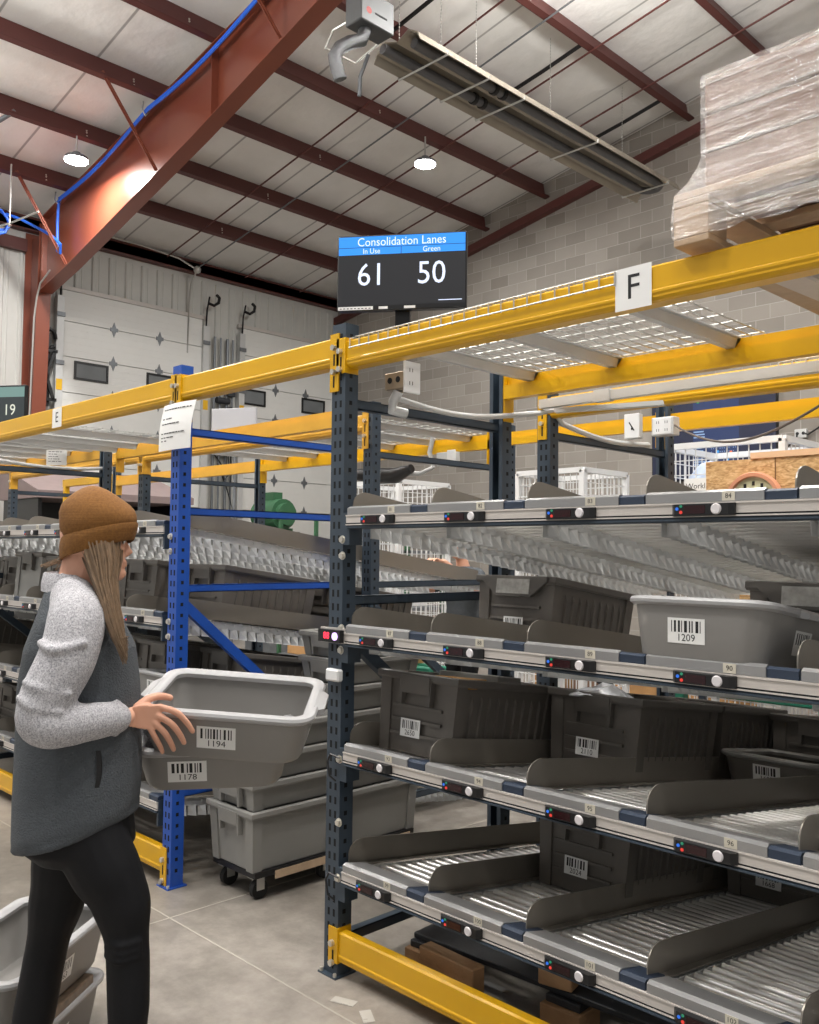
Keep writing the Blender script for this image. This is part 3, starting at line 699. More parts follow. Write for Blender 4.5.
# ------------------------------------------------------------------ flow shelves
TILT = .145; LP = .414; LANE_D = 2.30
ROLLER = MB().cyl((-.190, 0, 0), (.190, 0, 0), .0125, 10).mesh('roller', M_roll, True)
SHELF = {}
def flow_shelf(x0, x1, nl, zb, first, lab, nrm, lit=None):
    """One level of roller lanes. local origin: left end, front face, underside of the front beam."""
    t = thing('flow_shelf', lab, 'flow rack shelf', (x0, FY, zb), group='roller flow shelves')
    L = x1-x0; LP = L/nl; lz = lambda y: .066 - TILT*y
    mb = MB(); mb.box((0, -.004, 0), (L, .045, .012)); mb.box((0, .002, .012), (L, .010, .060)); mb.box((0, .036, .012), (L, .045, .05)); mb.box((0, -.016, .003), (L, -.004, .008))
    mb.build('front_beam', M_navy, t)
    mb = MB(); mb.use(0).box((0, -.010, .020), (L, .002, .050)); mb.box((0, -.013, .046), (L, .002, .051)); mb.box((0, -.013, .013), (L, .002, .017)); mb.use(1).box((0, -.0105, .0175), (L, -.009, .0215)); mb.build('rail', [M_alu, M_slot], t)
    for s, xx in ((1, 0), (-1, L)):             # hanger plates on the posts
        mb = MB(); a, b = sorted((xx - s*(.0275 if x0 > -3 and s > 0 else .002), xx + s*.012)); mb.box((a, -.004, -.06), (b, .06, .06)); mb.build('hanger_plate', M_navy, t)
    near = []
    for i in range(nl):
        a = i*LP; b = min(a+LP, L)
        w_ = b-a
        mb = MB()   # grey lip plate with its sloping top and lane number
        mb.prism([(-.010, .052), (-.010, .076), (.004, .083), (.10, .083-TILT*.1-.008), (.10, .070-TILT*.1-.008), (.008, .076), (.002, .052)], 'x', a+.006, b-.080)
        pl_ = mb.build('lip_plate', M_plate, t)
        mb = MB(); cx = a + w_*.585; M = plane_M((cx, -.0108, .065), (1, 0, 0), (0, 0, 1)); mb.box((-.017, -.012, 0), (.017, .012, .0008), M); mb.use(1)
        vs, fs = text_geo(str(first+i), .018); mb.geo([(v[0], v[1], .0012) for v in vs], fs, M); mb.build('number_tag', [M_tag, M_ink], pl_)
        mb = MB(); mb.prism([(-.006, .052), (-.006, .073), (.006, .079), (.10, .06), (.10, .05), (.002, .05)], 'x', b-.080, b-.002); mb.build('joint_cap', M_cap, t)
        # pick light
        c0 = a + .090
        mb = MB(); mb.loft([[(c0+e, y_, z_) for (y_, z_) in ((-.0100, .015), (-.030+ins, .017), (-.030+ins, .046), (-.0100, .048))] for e, ins in ((0, .012), (.012, 0), (.160, 0), (.172, .012))], True, True)
        pm = mb.build('pick_light', M_black, t)
        MB().box((c0+.040, -.0312, .021), (c0+.098, -.0300, .042)).build('display', M_disp, pm)
        mb = MB(); mb.cyl((c0+.128, -.030, .032), (c0+.128, -.034, .032), .0145, 18, .012); mb.build('button', M_btn, pm, True)
        mb = MB()
        mb.use(0).cyl((c0+.020, -.0290, .034), (c0+.020, -.0318, .034), .0045, 8); mb.use(1).cyl((c0+.031, -.0298, .041), (c0+.031, -.0318, .041), .004, 8); mb.use(2).cyl((c0+.031, -.0298, .025), (c0+.031, -.0318, .025), .0045, 8)
        mb.build('indicator_lights', [M_ledb, M_ledg, M_ledr], pm)
        # lane bed: two galvanized rails with axle tabs
        mb = MB()
        for xx, s in ((a+.008, 1), (b-.012, -1)):
            def zz(y, o): return lz(y)+o
            y0, y1 = .10, LANE_D
            for o0, o1, xa, xb in ((-.040, -.004, xx, xx+.004),):
                vs = [(xa, y0, zz(y0, o0)), (xb, y0, zz(y0, o0)), (xb, y1, zz(y1, o0)), (xa, y1, zz(y1, o0)), (xa, y0, zz(y0, o1)), (xb, y0, zz(y0, o1)), (xb, y1, zz(y1, o1)), (xa, y1, zz(y1, o1))]
                mb.geo(vs, [(0,3,2,1),(4,5,6,7),(0,1,5,4),(1,2,6,5),(2,3,7,6),(3,0,4,7)])
            y = .13
            while y < LANE_D-.03:
                z = lz(y)-.016; q = xx+.004 if s < 0 else xx
                mb.box((q-.004 if s > 0 else q, y-.006, z-.006), (q if s > 0 else q+.004, y+.006, z+.006))
                q2 = xx + (.002 if s > 0 else .002); mb.geo([(q2-.003, y-.022, z-.066), (q2+.020, y+.012, z-.070), (q2+.004, y+.016, z-.018), (q2-.002, y-.024, z-.014), (q2-.005, y-.022, z-.066), (q2+.018, y+.012, z-.070), (q2+.002, y+.016, z-.018), (q2-.004, y-.024, z-.014)], [(0, 1, 2, 3), (7, 6, 5, 4), (0, 4, 5, 1), (1, 5, 6, 2), (2, 6, 7, 3), (3, 7, 4, 0)])
                y += .055
        mb.build('lane_rails', M_galv, t)
        y = .125
        while y < LANE_D-.03:
            near.append((a+w_/2, y, lz(y)-.0125)); y += .055
    for i in range(nl+1):                          # dividers between the lanes
        x = min(i*LP - .025, L-.004)
        y0 = .045; top = .092; arc = [(y0+.075*(1-math.cos(k*math.pi/12)), top-.060+.060*math.sin(k*math.pi/12)) for k in range(0, 7)]
        prof = [(y0, .0)] + arc + [(LANE_D, top), (LANE_D, 0)]
        mb = MB(); mb.prism([(p[0], p[1]+lz(p[0])) for p in prof], 'x', x-.002, x+.002)
        mb.loft([[(x-.002, y0+.012, lz(y0+.012)+.001), (x+.03, y0+.012, lz(y0+.012)+.001), (x+.03, y0+.012, lz(y0+.012)+.004), (x-.002, y0+.012, lz(y0+.012)+.004)],
                 [(x-.002, LANE_D, lz(LANE_D)+.001), (x+.03, LANE_D, lz(LANE_D)+.001), (x+.03, LANE_D, lz(LANE_D)+.004), (x-.002, LANE_D, lz(LANE_D)+.004)]], True, True)
        mb.build('lane_divider', M_div, t)
    camp = Vector((0, 0, 1.55)) - Vector((x0, FY, zb))
    near.sort(key=lambda p: (Vector(p)-camp).length)
    for p in near[:nrm]:
        o = D.objects.new('roller', ROLLER); COL.objects.link(o); o.parent = t; o.location = p
    if near[nrm:]:
        mb = MB()
        for p in near[nrm:]: mb.cyl((p[0]-.190, p[1], p[2]), (p[0]+.190, p[1], p[2]), .0125, 8)
        o = mb.build('roller', M_roll, t, True); o['kind'] = 'stuff'
    return t
ZB = (1.64, 1.205, .772, .340)
rank = ('top', 'second', 'third', 'lowest')
for k in range(4):
    flow_shelf(-2.533, -.049, 6, ZB[k], 81+6*k, '%s roller shelf of the near bay marked F, lanes %d to %d' % (rank[k], 81+6*k, 86+6*k), 100)
for k in range(4):
    flow_shelf(-6.432, -3.864, 6, ZB[k]-.02, 57+6*k, '%s roller shelf of bay E beyond the blue frame' % rank[k], 100)
for k in range(3):
    flow_shelf(-9.082, -6.514, 6, ZB[k]-.02, 33+6*k, '%s roller shelf of the bay beyond bay E' % rank[k], 100)
# the aisle end light hung off the dark post: lit red digits
t = thing('aisle_light', 'lit red pick light on the dark post beside the second shelf', 'pick light', (-2.64, FY, 1.213))
mb = MB(); mb.box((-.02, -.032, .006), (.105, -.012, .052)); mb.build('case', M_black, t)
mb = MB(); mb.box((-.03, -.012, .002), (.105, -.0015, .058)); mb.build('mounting_rail', M_alu, t)
mb = MB(); M = plane_M((.028, -.0325, .029), (1, 0, 0), (0, 0, 1)); vs, fs = text_geo('88', .034)
mb.geo(vs, fs, M); mb.build('digits', M_digit, t)
mb = MB(); mb.cyl((.078, -.032, .029), (.078, -.036, .029), .0145, 16); mb.build('button', M_btnlit, t, True)
# white junction piece and bolts seen on the dark post
tag(MB().bbox((-2.62, FY-.03, 1.075), (-2.545, FY-.0015, 1.12), .006).build('clip_box', M_white), 'small white plastic clip on the dark post below the lit pick light', 'clip')
mb = MB()
for z in (1.60, 1.54, 1.19, 1.26, .79, .72, .57, .36):
    mb.cyl((-2.575+.012*((int(z*100)) % 2), FY-.0015, z), (-2.575+.012*((int(z*100)) % 2), FY-.014, z), .0105, 6)
bl = None
for z in (1.60, 1.54, 1.27, 1.19, .79, .56, .36):
    mb = MB(); mb.cyl((-2.56, FY-.001, z), (-2.56, FY-.013, z), .0115, 6); mb.cyl((-2.56, FY-.001, z), (-2.56, FY-.004, z), .016, 12)
    tag(mb.build('hex_bolt', M_bolt), 'zinc hex bolt holding a shelf hanger on the dark front post', 'bolt', 'hanger bolts on the dark post')
for z in (1.62, 1.55, 1.22, 1.15, .75, .68):
    mb = MB(); mb.cyl((-3.808, FY-.001, z), (-3.808, FY-.013, z), .0115, 6); mb.cyl((-3.808, FY-.001, z), (-3.808, FY-.004, z), .016, 12)
    tag(mb.build('hex_bolt', M_bolt), 'zinc hex bolt holding a shelf hanger on the blue front post', 'bolt', 'hanger bolts on the blue post')
for z in (.79, .36):
    mb = MB(); mb.tube([(-2.54, FY-.02, z+.01), (-2.58, FY-.03, z+.02), (-2.60, FY-.028, z-.01), (-2.585, FY-.03, z-.06), (-2.57, FY-.012, z-.08)], .004, 6)
    tag(mb.build('black_cable', M_black, None, True), 'thin black cable looping onto the dark post at the %s shelf' % ('third' if z > .5 else 'lowest'), 'cable')

# ------------------------------------------------------------------ bins and totes
def rrect(w, l, r, z, n=6, dz=0.0):
    pts = []
    for cx, cy, a0 in ((w/2-r, l/2-r, 0), (-w/2+r, l/2-r, 90), (-w/2+r, -l/2+r, 180), (w/2-r, -l/2+r, 270)):
        for k in range(n+1):
            a = R_(a0+90*k/n); pts.append((cx+r*math.cos(a), cy+r*math.sin(a), z))
    return pts
_TUB = {}
def bus_tub(num, lab, loc, rot, W_=.53, L_=.39, H=.18, cat='bin', group='grey bus tubs', matb=None, matr=None, side_label=True, lx=.0):
    """Rounded grey tub, long side W_ along local x. Origin at the centre of the underside."""
    t = thing('bus_tub', lab, cat, loc, rot, group)
    mb_, mr_ = matb or M_tub, matr or M_tubrim
    key = (W_, L_, H)
    mb = MB(); th = .004
    o = [rrect(W_-.115, L_-.115, .05, .0), rrect(W_-.085, L_-.085, .06, .004), rrect(W_-.07, L_-.07, .06, .018), rrect(W_-.03, L_-.03, .062, H-.012)]
    i = [rrect(W_-.03-2*th, L_-.03-2*th, .058, H-.012), rrect(W_-.07-2*th, L_-.07-2*th, .056, .022), rrect(W_-.09-2*th, L_-.09-2*th, .05, .008), rrect(W_-.12, L_-.12, .045, .006)]
    mb.loft(o+i, True, True); mb.build('body', mb_, t, True)
    mb = MB(); e = [(-.034, -.016), (-.012, -.018), (-.002, -.012), (0, -.004), (-.004, .003), (-.014, .006), (-.028, .004), (-.036, -.004)]
    mb.loft([rrect(W_+2*a, L_+2*a, .07+a, H+z) for a, z in e] + [rrect(W_+2*e[0][0], L_+2*e[0][0], .07+e[0][0], H+e[0][1])])
    mb.build('rim', mr_, t, True)
    for s in (-1, 1):                              # grip lugs on the short ends
        mb = MB(); mb.loft([[(s*(W_/2-.012), y, H-.016), (s*(W_/2+d), y, H-.020), (s*(W_/2+d), y, H-.004), (s*(W_/2-.012), y, H+.007)] for y, d in ((-.075, .0), (-.06, .016), (.06, .016), (.075, .0))], True, True)
        mb.build('grip', mr_, t, True)
    rng = random.Random(int(num))
    sl_ = math.atan2(.02, H-.03); hz = H*.5; off = -.035 + .02*(hz-.018)/(H-.03) + .0012
    mb = MB(); sticker(mb, plane_M((lx, -(L_/2+off), hz), (1, 0, 0), (0, -math.sin(sl_), math.cos(sl_))), .105, .066, num, rng); mb.build('barcode_label', [M_paper, M_ink], t)
    if side_label:
        mb = MB(); sticker(mb, plane_M((W_/2+off, .0, hz), (0, 1, 0), (math.sin(sl_), 0, math.cos(sl_))), .105, .066, num, rng); mb.build('barcode_label', [M_paper, M_ink], t)
    return t
def tote(num, lab, loc, rot, W_=.40, L_=.60, H=.295, m_=None, mr=None, ribs=True, group='dark grey totes', cardholder=False, cat='tote', label=True, lx=-.02):
    """Straight walled tote, narrow face W_ towards local -y, length along +y. Origin: middle of the front edge of the underside."""
    t = thing('tote', lab, cat, loc, rot, group)
    m_, mr = m_ or M_tote, mr or M_toterim
    tp = .018; th = .0045; z0 = 0
    def R4(e, z): return [(-W_/2+e, e, z), (W_/2-e, e, z), (W_/2-e, L_-e, z), (-W_/2+e, L_-e, z)]
    mb = MB(); mb.loft([R4(tp+.012, 0), R4(tp+.010, .004), R4(.012, H-.01), R4(.012+th, H-.01), R4(tp+.012+th, .006)], True, True)
    # corner pilasters
    for sx in (-1, 1):
        for y0, sy in ((0, 1), (L_, -1)):
            def q(e, z, a, b): return [(sx*(W_/2-e), y0+sy*e, z), (sx*(W_/2-e-a), y0+sy*e, z), (sx*(W_/2-e-a), y0+sy*(e+.012), z), (sx*(W_/2-e-.012), y0+sy*(e+.012), z), (sx*(W_/2-e-.012), y0+sy*(e+b), z), (sx*(W_/2-e), y0+sy*(e+b), z)]
            mb.loft([q(tp, 0.0, .05, .05), q(.004, H-.03, .055, .055)], True, True)
    if ribs:
        n = 9
        for sx in (-1, 1):
            for k in range(n):
                y = .10 + (L_-.2)*k/(n-1)
                mb.loft([[(sx*(W_/2-tp-.011), y-.006, .02), (sx*(W_/2-tp-.002), y-.004, .02), (sx*(W_/2-tp-.002), y+.004, .02), (sx*(W_/2-tp-.011), y+.006, .02)],
                         [(sx*(W_/2-.016), y-.006, H*.72), (sx*(W_/2-.006), y-.004, H*.72), (sx*(W_/2-.006), y+.004, H*.72), (sx*(W_/2-.016), y+.006, H*.72)],
                         [(sx*(W_/2-.016), y-.003, H*.80), (sx*(W_/2-.014), y-.002, H*.80), (sx*(W_/2-.014), y+.002, H*.80), (sx*(W_/2-.016), y+.003, H*.80)]], True, True)
        for k in range(3):
            z = H*(.22+.17*k); mb.box((-W_/2+.075, .010, z), (W_/2-.075, .020, z+.010))
    mb.build('body', m_, t)
    mb = MB(); mb.loft([R4(.008, H-.030), R4(-.004, H-.030), R4(-.008, H-.022), R4(-.008, H-.004), R4(-.004, H), R4(.012, H), R4(.016, H-.006), R4(.016, H-.03)], False, False); mb.build('rim', mr, t)
    for f, y0 in ((1, 0), (-1, L_)):               # hand grip with side cheeks below the rim
        mb = MB()
        if cardholder:
            mb.prism([(-.17, H-.004), (.17, H-.004), (.17, H-.02), (.09, H-.085), (-.09, H-.085), (-.17, H-.02)], 'y', y0-f*.014, y0+f*.004)
            mb.use(1).box((-.085, min(y0-f*.017, y0-f*.014), H-.075), (.085, max(y0-f*.017, y0-f*.014), H-.015))
        else:
            for s in (-1, 1):
                mb.loft([[(s*.062, y0-f*.012, H-.02), (s*.082, y0-f*.012, H-.02), (s*.082, y0+f*.012, H-.02), (s*.062, y0+f*.012, H-.02)], [(s*.066, y0-f*.006, H-.115), (s*.078, y0-f*.006, H-.115), (s*.078, y0+f*.016, H-.115), (s*.066, y0+f*.016, H-.115)]], True, True)
            mb.loft([[(-.075, y0-f*.010, H-.075), (.075, y0-f*.010, H-.075), (.075, y0-f*.006, H-.075), (-.075, y0-f*.006, H-.075)], [(-.075, y0-f*.018, H-.012), (.075, y0-f*.018, H-.012), (.075, y0-f*.012, H-.012), (-.075, y0-f*.012, H-.012)]], True, True)
        mb.build('hand_grip', [mr, mat('clear_card_pocket', (180, 178, 172), .12, .2, var=.5, vscale=40)], t)
    if label:
        rng = random.Random(int(num)); mb = MB(); s_ = math.atan2(tp-.002, H)
        sticker(mb, plane_M((lx, .0215 if not ribs else .0085, H*.32), (1, 0, 0), (0, -math.sin(s_), math.cos(s_))), .10, .065, num, rng); mb.build('barcode_label', [M_paper, M_ink], t)
    return t
def lane_pt(shelf_x0, zb, lane, y, dx=0.0, dz=.002, W6={-2.533: 2.484, -6.432: 2.568, -9.082: 2.568}):
    LP = W6[shelf_x0]/6
    return (shelf_x0 + LP*(lane+.5) + dx, y, zb + .066 - TILT*(y-FY) + dz)
TR = (-math.atan(TILT), 0, 0)
F0, E0 = -2.533, -6.432
def EZ(k): return ZB[k]-.02
# bay F
tote('2650', 'dark grey tote labelled 2650 at the post end of the third shelf', lane_pt(F0, ZB[2], 0, 2.325, -.012), TR)
tote('2110', 'dark grey tote labelled 2110 set back in a lane of the third shelf', lane_pt(F0, ZB[2], 1, 2.83), TR)
tote('2154', 'dark tote right behind tote 2110 on the third shelf', lane_pt(F0, ZB[2], 1, 3.46), TR)
tote('2188', 'dark tote behind tote 2024 on the lowest shelf', lane_pt(F0, ZB[3], 1, 3.40), TR)
tote('2024', 'dark grey tote labelled 2024 standing on the lowest shelf', lane_pt(F0, ZB[3], 1, 2.76), TR)
tote('1668', 'dark grey tote labelled 1668 deep in a lane of the lowest shelf', lane_pt(F0, ZB[3], 2, 3.44), TR, H=.28)
tote('2381', 'dark ribbed tote behind the front dividers of the second shelf', lane_pt(F0, ZB[1], 0, 2.88), TR, cardholder=True, lx=0)
tote('2417', 'dark tote with a clear card pocket behind the tub labelled 1209', lane_pt(F0, ZB[1], 3, 2.78, -.01), TR, cardholder=True, label=False, ribs=False, H=.29)
tote('2533', 'dark tote at the back of the third shelf behind the small tub labelled 1627', lane_pt(F0, ZB[2], 2, 3.88), TR, H=.28)
tote('2606', 'dark tote at the far end of lane 96 on the third shelf', lane_pt(F0, ZB[2], 3, 3.62), TR, H=.29)
tote('2198', 'dark tote deep in the fourth lane of the lowest shelf of bay F', lane_pt(F0, ZB[3], 3, 3.60), TR, H=.28)
bus_tub('1209', 'grey bus tub labelled 1209 at the front edge of the second shelf', lane_pt(F0, ZB[1], 3, 2.40, -.065, .0) , TR, .42, .52, .165, lx=-.02, side_label=True)
bus_tub('1627', 'shallow dark tub labelled 1627 resting on the third shelf', lane_pt(F0, ZB[2], 2, 3.62, 0, .001), TR, .40, .50, .125, matb=M_tote, matr=M_stack)
# cartons and film lying on totes of the third shelf
tag(MB().bbox((-2.36, 2.42, 1.075), (-2.16, 2.60, 1.105), .002).build('carton', M_card), 'flat cardboard carton lying in the top of tote 2650', 'box') if False else None
# cardboard flats and film lying across the totes of the third shelf
def loose(name, mb, m_, lab, cat, loc=None, rot=None, smooth=False):
    return tag(mb.build(name, m_, None, smooth, loc, rot), lab, cat)
mb = MB(); mb.bbox((-.10, -.06, 0), (.10, .06, .035), .002); loose('carton', mb, mat('amber_carton', (176, 128, 58), .7, var=.1), 'small amber carton sticking out of tote 2650', 'box', (-2.25, 2.47, lane_pt(F0, ZB[2], 0, 2.47)[2]+.262), (-.1, 0, .2))
mb = MB(); mb.bbox((-.14, -.08, 0), (.14, .08, .03), .002); loose('grey_packet', mb, M_stack, 'flat grey packet lying on top of tote 2650', 'packet', (-2.33, 2.70, lane_pt(F0, ZB[2], 0, 2.7)[2]+.285), (-.14, 0, .1))
mb = MB(); rng = random.Random(5); g_ = []
for i in range(7): g_.append([( -.11+.22*i/6, -.09+.18*j/6, .055*math.exp(-((i-3)**2+(j-3)**2)/5)+rng.uniform(0, .022)) for j in range(7)])
mb.loft(g_, closed=False); mb.loft([[(p[0], p[1], p[2]-.004) for p in r] for r in g_], closed=False)
loose('plastic_bag', mb, mat('clear_plastic_bag', (214, 216, 220), .2, var=.05), 'crumpled clear plastic bag on top of tote 2110', 'bag', (-1.93, 2.95, lane_pt(F0, ZB[2], 1, 2.95)[2]+.27), (-.14, 0, .4))

# bay E: totes in the lanes
eg = 'totes in the lanes of bay E'
def etote(k, lane, y, lab, **kw): tote(str(2700+k*40+lane*7+int(y*3)), lab, lane_pt(E0, EZ(k), lane, y), TR, group=eg, label=False, **kw)
etote(1, 5, 2.50, 'dark tote on the second shelf of bay E right behind the blue post', H=.28)
etote(1, 5, 3.25, 'dark tote behind another in the lane beside the blue frame, second shelf', H=.28)
etote(1, 4, 2.36, 'dark tote in the lane second from the blue post, second shelf of bay E', H=.28)
etote(1, 4, 3.05, 'dark tote deep in the second lane from the blue post, second shelf', H=.28)
etote(1, 2, 2.30, 'pale grey tote on the second shelf of bay E behind her shoulder', m_=M_stack, ribs=False, H=.28)
etote(1, 1, 2.28, 'large grey tote on the second shelf at the left edge of the picture', m_=M_stack, ribs=False, H=.30)
etote(1, 0, 2.36, 'dark tote in the far lane of the second shelf of bay E', H=.28)
etote(1, 3, 2.9, 'dark tote in the middle lane of the second shelf of bay E', H=.28)
for lane, y in ((5, 2.62), (4, 2.5), (3, 2.55), (2, 2.7), (1, 2.5), (0, 2.6)):
    etote(2, lane, y, 'dark tote on the third shelf of bay E, %s from the blue post' % ('first lane', 'second lane', 'third lane', 'fourth lane', 'fifth lane', 'last lane')[5-lane], H=.28)
for lane, y in ((5, 3.0), (4, 2.45), (2, 2.5), (1, 2.6), (0, 2.35)):
    etote(3, lane, y, 'dark tote on the lowest shelf of bay E, %s from the blue post' % ('first lane', 'second lane', 'third lane', 'fourth lane', 'fifth lane', 'last lane')[5-lane], H=.28)
bus_tub('1342', 'pale grey tub on the third shelf of bay E beside the blue post', lane_pt(E0, EZ(2), 5, 2.40, 0, .0), TR, .40, .36, .14)
# bay beyond E, second and third shelves
for k, lane, y in ((1, 5, 2.4), (1, 3, 2.4), (1, 1, 2.5), (2, 4, 2.5), (2, 2, 2.4)):
    tote(str(2300+k*31+lane), 'dark tote on the %s shelf in the bay beyond bay E, lane %d' % (rank[k], 33+6*k+lane), lane_pt(-9.082, EZ(k), lane, y), TR, group='totes beyond bay E', H=.28, label=False)

# ------------------------------------------------------------------ stacked totes on dollies in the aisle
def dolly(x, y, L_, W_, lab):
    t = thing('tote_dolly', lab, 'dolly', (x, y, 0), group='tote dollies')
    mb = MB(); mb.box((-W_/2, .02, .105), (W_/2, .06, .13)); mb.box((-W_/2, L_-.06, .105), (W_/2, L_-.02, .13)); mb.box((-W_/2, .06, .105), (-W_/2+.04, L_-.06, .13)); mb.box((W_/2-.04, .06, .105), (W_/2, L_-.06, .13)); mb.build('frame', M_black, t)
    mb = MB(); mb.box((W_/2-.002, .13, .085), (W_/2+.004, L_-.05, .12)); mb.build('side_board', M_wood, t)
    for sx in (-1, 1):
        for yy in (.06, L_-.06):
            mb = MB(); cx = sx*(W_/2-.05); mb.box((cx-.022, yy-.03, .096), (cx+.022, yy+.03, .106)); mb.box((cx-.02, yy-.005, .04), (cx-.016, yy+.035, .098)); mb.box((cx+.016, yy-.005, .04), (cx+.02, yy+.035, .098))
            cst = mb.build('caster', M_zinc, t)
            mb = MB(); mb.cyl((cx-.014, yy+.016, .042), (cx+.014, yy+.016, .042), .042, 20); mb.build('wheel', M_rubber, cst, True)
    return t
sx_, sw, sl2 = -3.505, .335, .50
dolly(sx_, 2.345, sl2, sw, 'black tote dolly on casters under the nearer stack in the aisle')
dolly(sx_, 2.875, sl2, sw, 'black tote dolly on casters under the farther stack in the aisle')
sg = 'grey totes stacked on the dollies'
def stk(y, z, h, lab, num): return tote(num, lab, (sx_, y, z), (0, 0, 0), sw+.02, sl2+.01, h, M_stack, M_stack, False, sg, False, 'tote', False)
stk(2.340, .131, .268, 'tall grey tote at the bottom of the nearer dolly stack', '3001')
stk(2.340, .400, .125, 'shallow grey tote second from the bottom of the nearer dolly stack', '3002')
stk(2.340, .526, .125, 'shallow grey tote third from the bottom of the nearer dolly stack', '3003')
stk(2.340, .652, .125, 'shallow grey tote on top of the nearer dolly stack', '3004')
stk(2.868, .131, .268, 'tall grey tote at the bottom of the farther dolly stack', '3005')
for k in range(6): stk(2.868, .400+.126*k, .125, 'shallow grey tote %s the farther dolly stack' % ('second from the bottom of', 'third from the bottom of', 'fourth from the bottom of', 'third from the top of', 'second from the top of', 'on top of')[k], str(3010+k))

# ------------------------------------------------------------------ low pallet lying under bay F
def pallet(lab, loc, rot, L_=1.2, W_=1.0, mt=None, mat_block=None, black=False):
    t = thing('pallet', lab, 'pallet', loc, rot)
    mt = mt or M_wood
    for k in range(7):
        y = W_*k/6*.92; mb = MB(); mb.bbox((0, y, .12), (L_, y+.08, .14), .002); mb.build('deck_board', mt, t)
    for i in range(3):
        x = (L_-.1)*i/2
        mb = MB(); mb.bbox((x, 0, .10), (x+.1, W_, .12), .002); mb.build('stringer', mt, t)
        for y in (0, W_/2-.05, W_-.1):
            mb = MB(); mb.bbox((x, y, .018), (x+.1, y+.1, .10), .002); mb.build('block', mat_block or mt, t)
        mb = MB(); mb.bbox((x, 0, 0), (x+.1, W_, .018), .002); mb.build('bottom_board', mt, t)
    return t
t = thing('floor_pallet', 'dark worn pallet with wooden blocks lying under bay F', 'pallet', (-2.42, 2.42, 0), (0, 0, R_(3)))
M_dk = mat('dark_painted_board', (48, 50, 54), .5, var=.25, vscale=6)
for k in range(6):
    y = .02+.24*k; mb = MB(); mb.bbox((0, y, .115), (2.1, y+.11, .135), .003); mb.build('deck_board', M_dk, t)
for i, x in enumerate((0, .60, 1.25, 1.95)):
    mb = MB(); mb.bbox((x, 0, .09), (x+.13, 1.35, .115), .003); mb.build('stringer', M_dk, t)
    for y in (-.02, .6, 1.2):
        mb = MB(); mb.bbox((x-.01, y, .0), (x+.14, y+.13, .09), .003); mb.build('block', M_wood2, t)
for (x, y, r_, lab) in ((-2.26, 2.36, -4, 'upright wooden block by the guard beam under bay F'), (-1.86, 2.46, 20, 'short wooden block standing on the dark pallet under bay F')):
    pass
for (x, y, z, w, d_, h, r_, lab) in ((-2.13, 2.33, 0, .26, .06, .175, -2, 'upright wooden block behind the yellow guard beam'), (-1.80, 2.50, .136, .12, .08, .10, 12, 'shorter wooden block right of the upright one by the guard beam')):
    mb = MB(); mb.bbox((-w/2, -d_/2, 0), (w/2, d_/2, h), .004)
    tag(mb.build('wood_block', M_wood2, None, False, (x, y, z), (0, 0, R_(r_))), lab, 'wood block')
# paper scraps on the floor by the guard beam
rng = random.Random(11)
for i, (x, y, a, w) in enumerate(((-2.41, 2.09, 20, .09), (-2.28, 2.08, -30, .08), (-2.15, 2.06, 5, .12), (-2.02, 2.05, 10, .14), (-1.94, 2.08, -15, .07))):
    mb = MB(); mb.box((-w/2, -.02, .0015), (w/2, .02, .0022)); mb.box((-w/2+.01, -.018, .0022), (w/2-.02, -.002, .003))
    tag(mb.build('paper_scrap', mat('dull_paper', (176, 172, 164), .8, var=.1), None, False, (x, y, 0), (0, 0, R_(a))), 'pale paper scrap on the floor, number %s along the guard beam from the post' % ('one', 'two', 'three', 'four', 'five')[i], 'scrap', 'floor scraps by the guard beam')

# ------------------------------------------------------------------ wrapped pallet on the top beam
pz = 2.3695
t = pallet('wooden pallet carrying wrapped cartons on the top beam of bay F', (-1.185, 2.150, pz), (0, 0, R_(-1.0)), 1.2, 1.02)
ld = thing('wrapped_load', 'block of brown cartons in shiny stretch film on the top pallet', 'wrapped cartons', (-1.185, 2.150, pz+.1405), (0, 0, R_(-1.0)))
cx0, cy0, cw_, cd_, chh = .075, .03, .34, .31, .098
for k in range(3):
    for i in range(3):
        for j in range(3):
            if not (i == 0 or j == 0 or k == 2): continue
            mb = MB(); mb.bbox((cx0+i*(cw_+.004), cy0+j*(cd_+.004), .002+k*(chh+.003)), (cx0+i*(cw_+.004)+cw_, cy0+j*(cd_+.004)+cd_, .002+k*(chh+.003)+chh), .004)
            mb.build('carton', M_card2, ld)
H_ = .31; rng = random.Random(2); mb = MB()
def sk(e, z, f=0):
    lo, hi = (cx0-e, cy0-e), (cx0+3*cw_+.012+e, cy0+3*cd_+.012+e); pts = []
    n = 40
    for k in range(n): pts.append((lo[0]+(hi[0]-lo[0])*k/n, lo[1]+rng.uniform(-f, f), z+rng.uniform(-f, f)))
    for k in range(n): pts.append((hi[0]+rng.uniform(-f, f), lo[1]+(hi[1]-lo[1])*k/n, z))
    for k in range(n): pts.append((hi[0]-(hi[0]-lo[0])*k/n, hi[1]+rng.uniform(-f, f), z))
    for k in range(n): pts.append((lo[0]+rng.uniform(-f, f), hi[1]-(hi[1]-lo[1])*k/n, z))
    return pts
def sk2(ex, ey, z, f):
    r = sk(ex, z, f); return [(p[0], p[1] + (ex-ey)*(1 if p[1] < .4 else -1), p[2]) for p in r]
rings = [sk2(.079, .037, -.126, .008), sk2(.080, .038, -.09, .004), sk2(.078, .036, -.05, .004), sk2(.070, .034, -.004, .003), sk2(.040, .022, .028, .003), sk2(.018, .012, .062, .002)] + [sk2(.008, .007, .06+.03*k, .0012) for k in range(1, 9)] + [sk(.004, H_+.002, .001), sk(-.06, H_+.003, .001)]
mb.loft(rings, False, True); mb.build('stretch_film', M_wrap, ld, True)
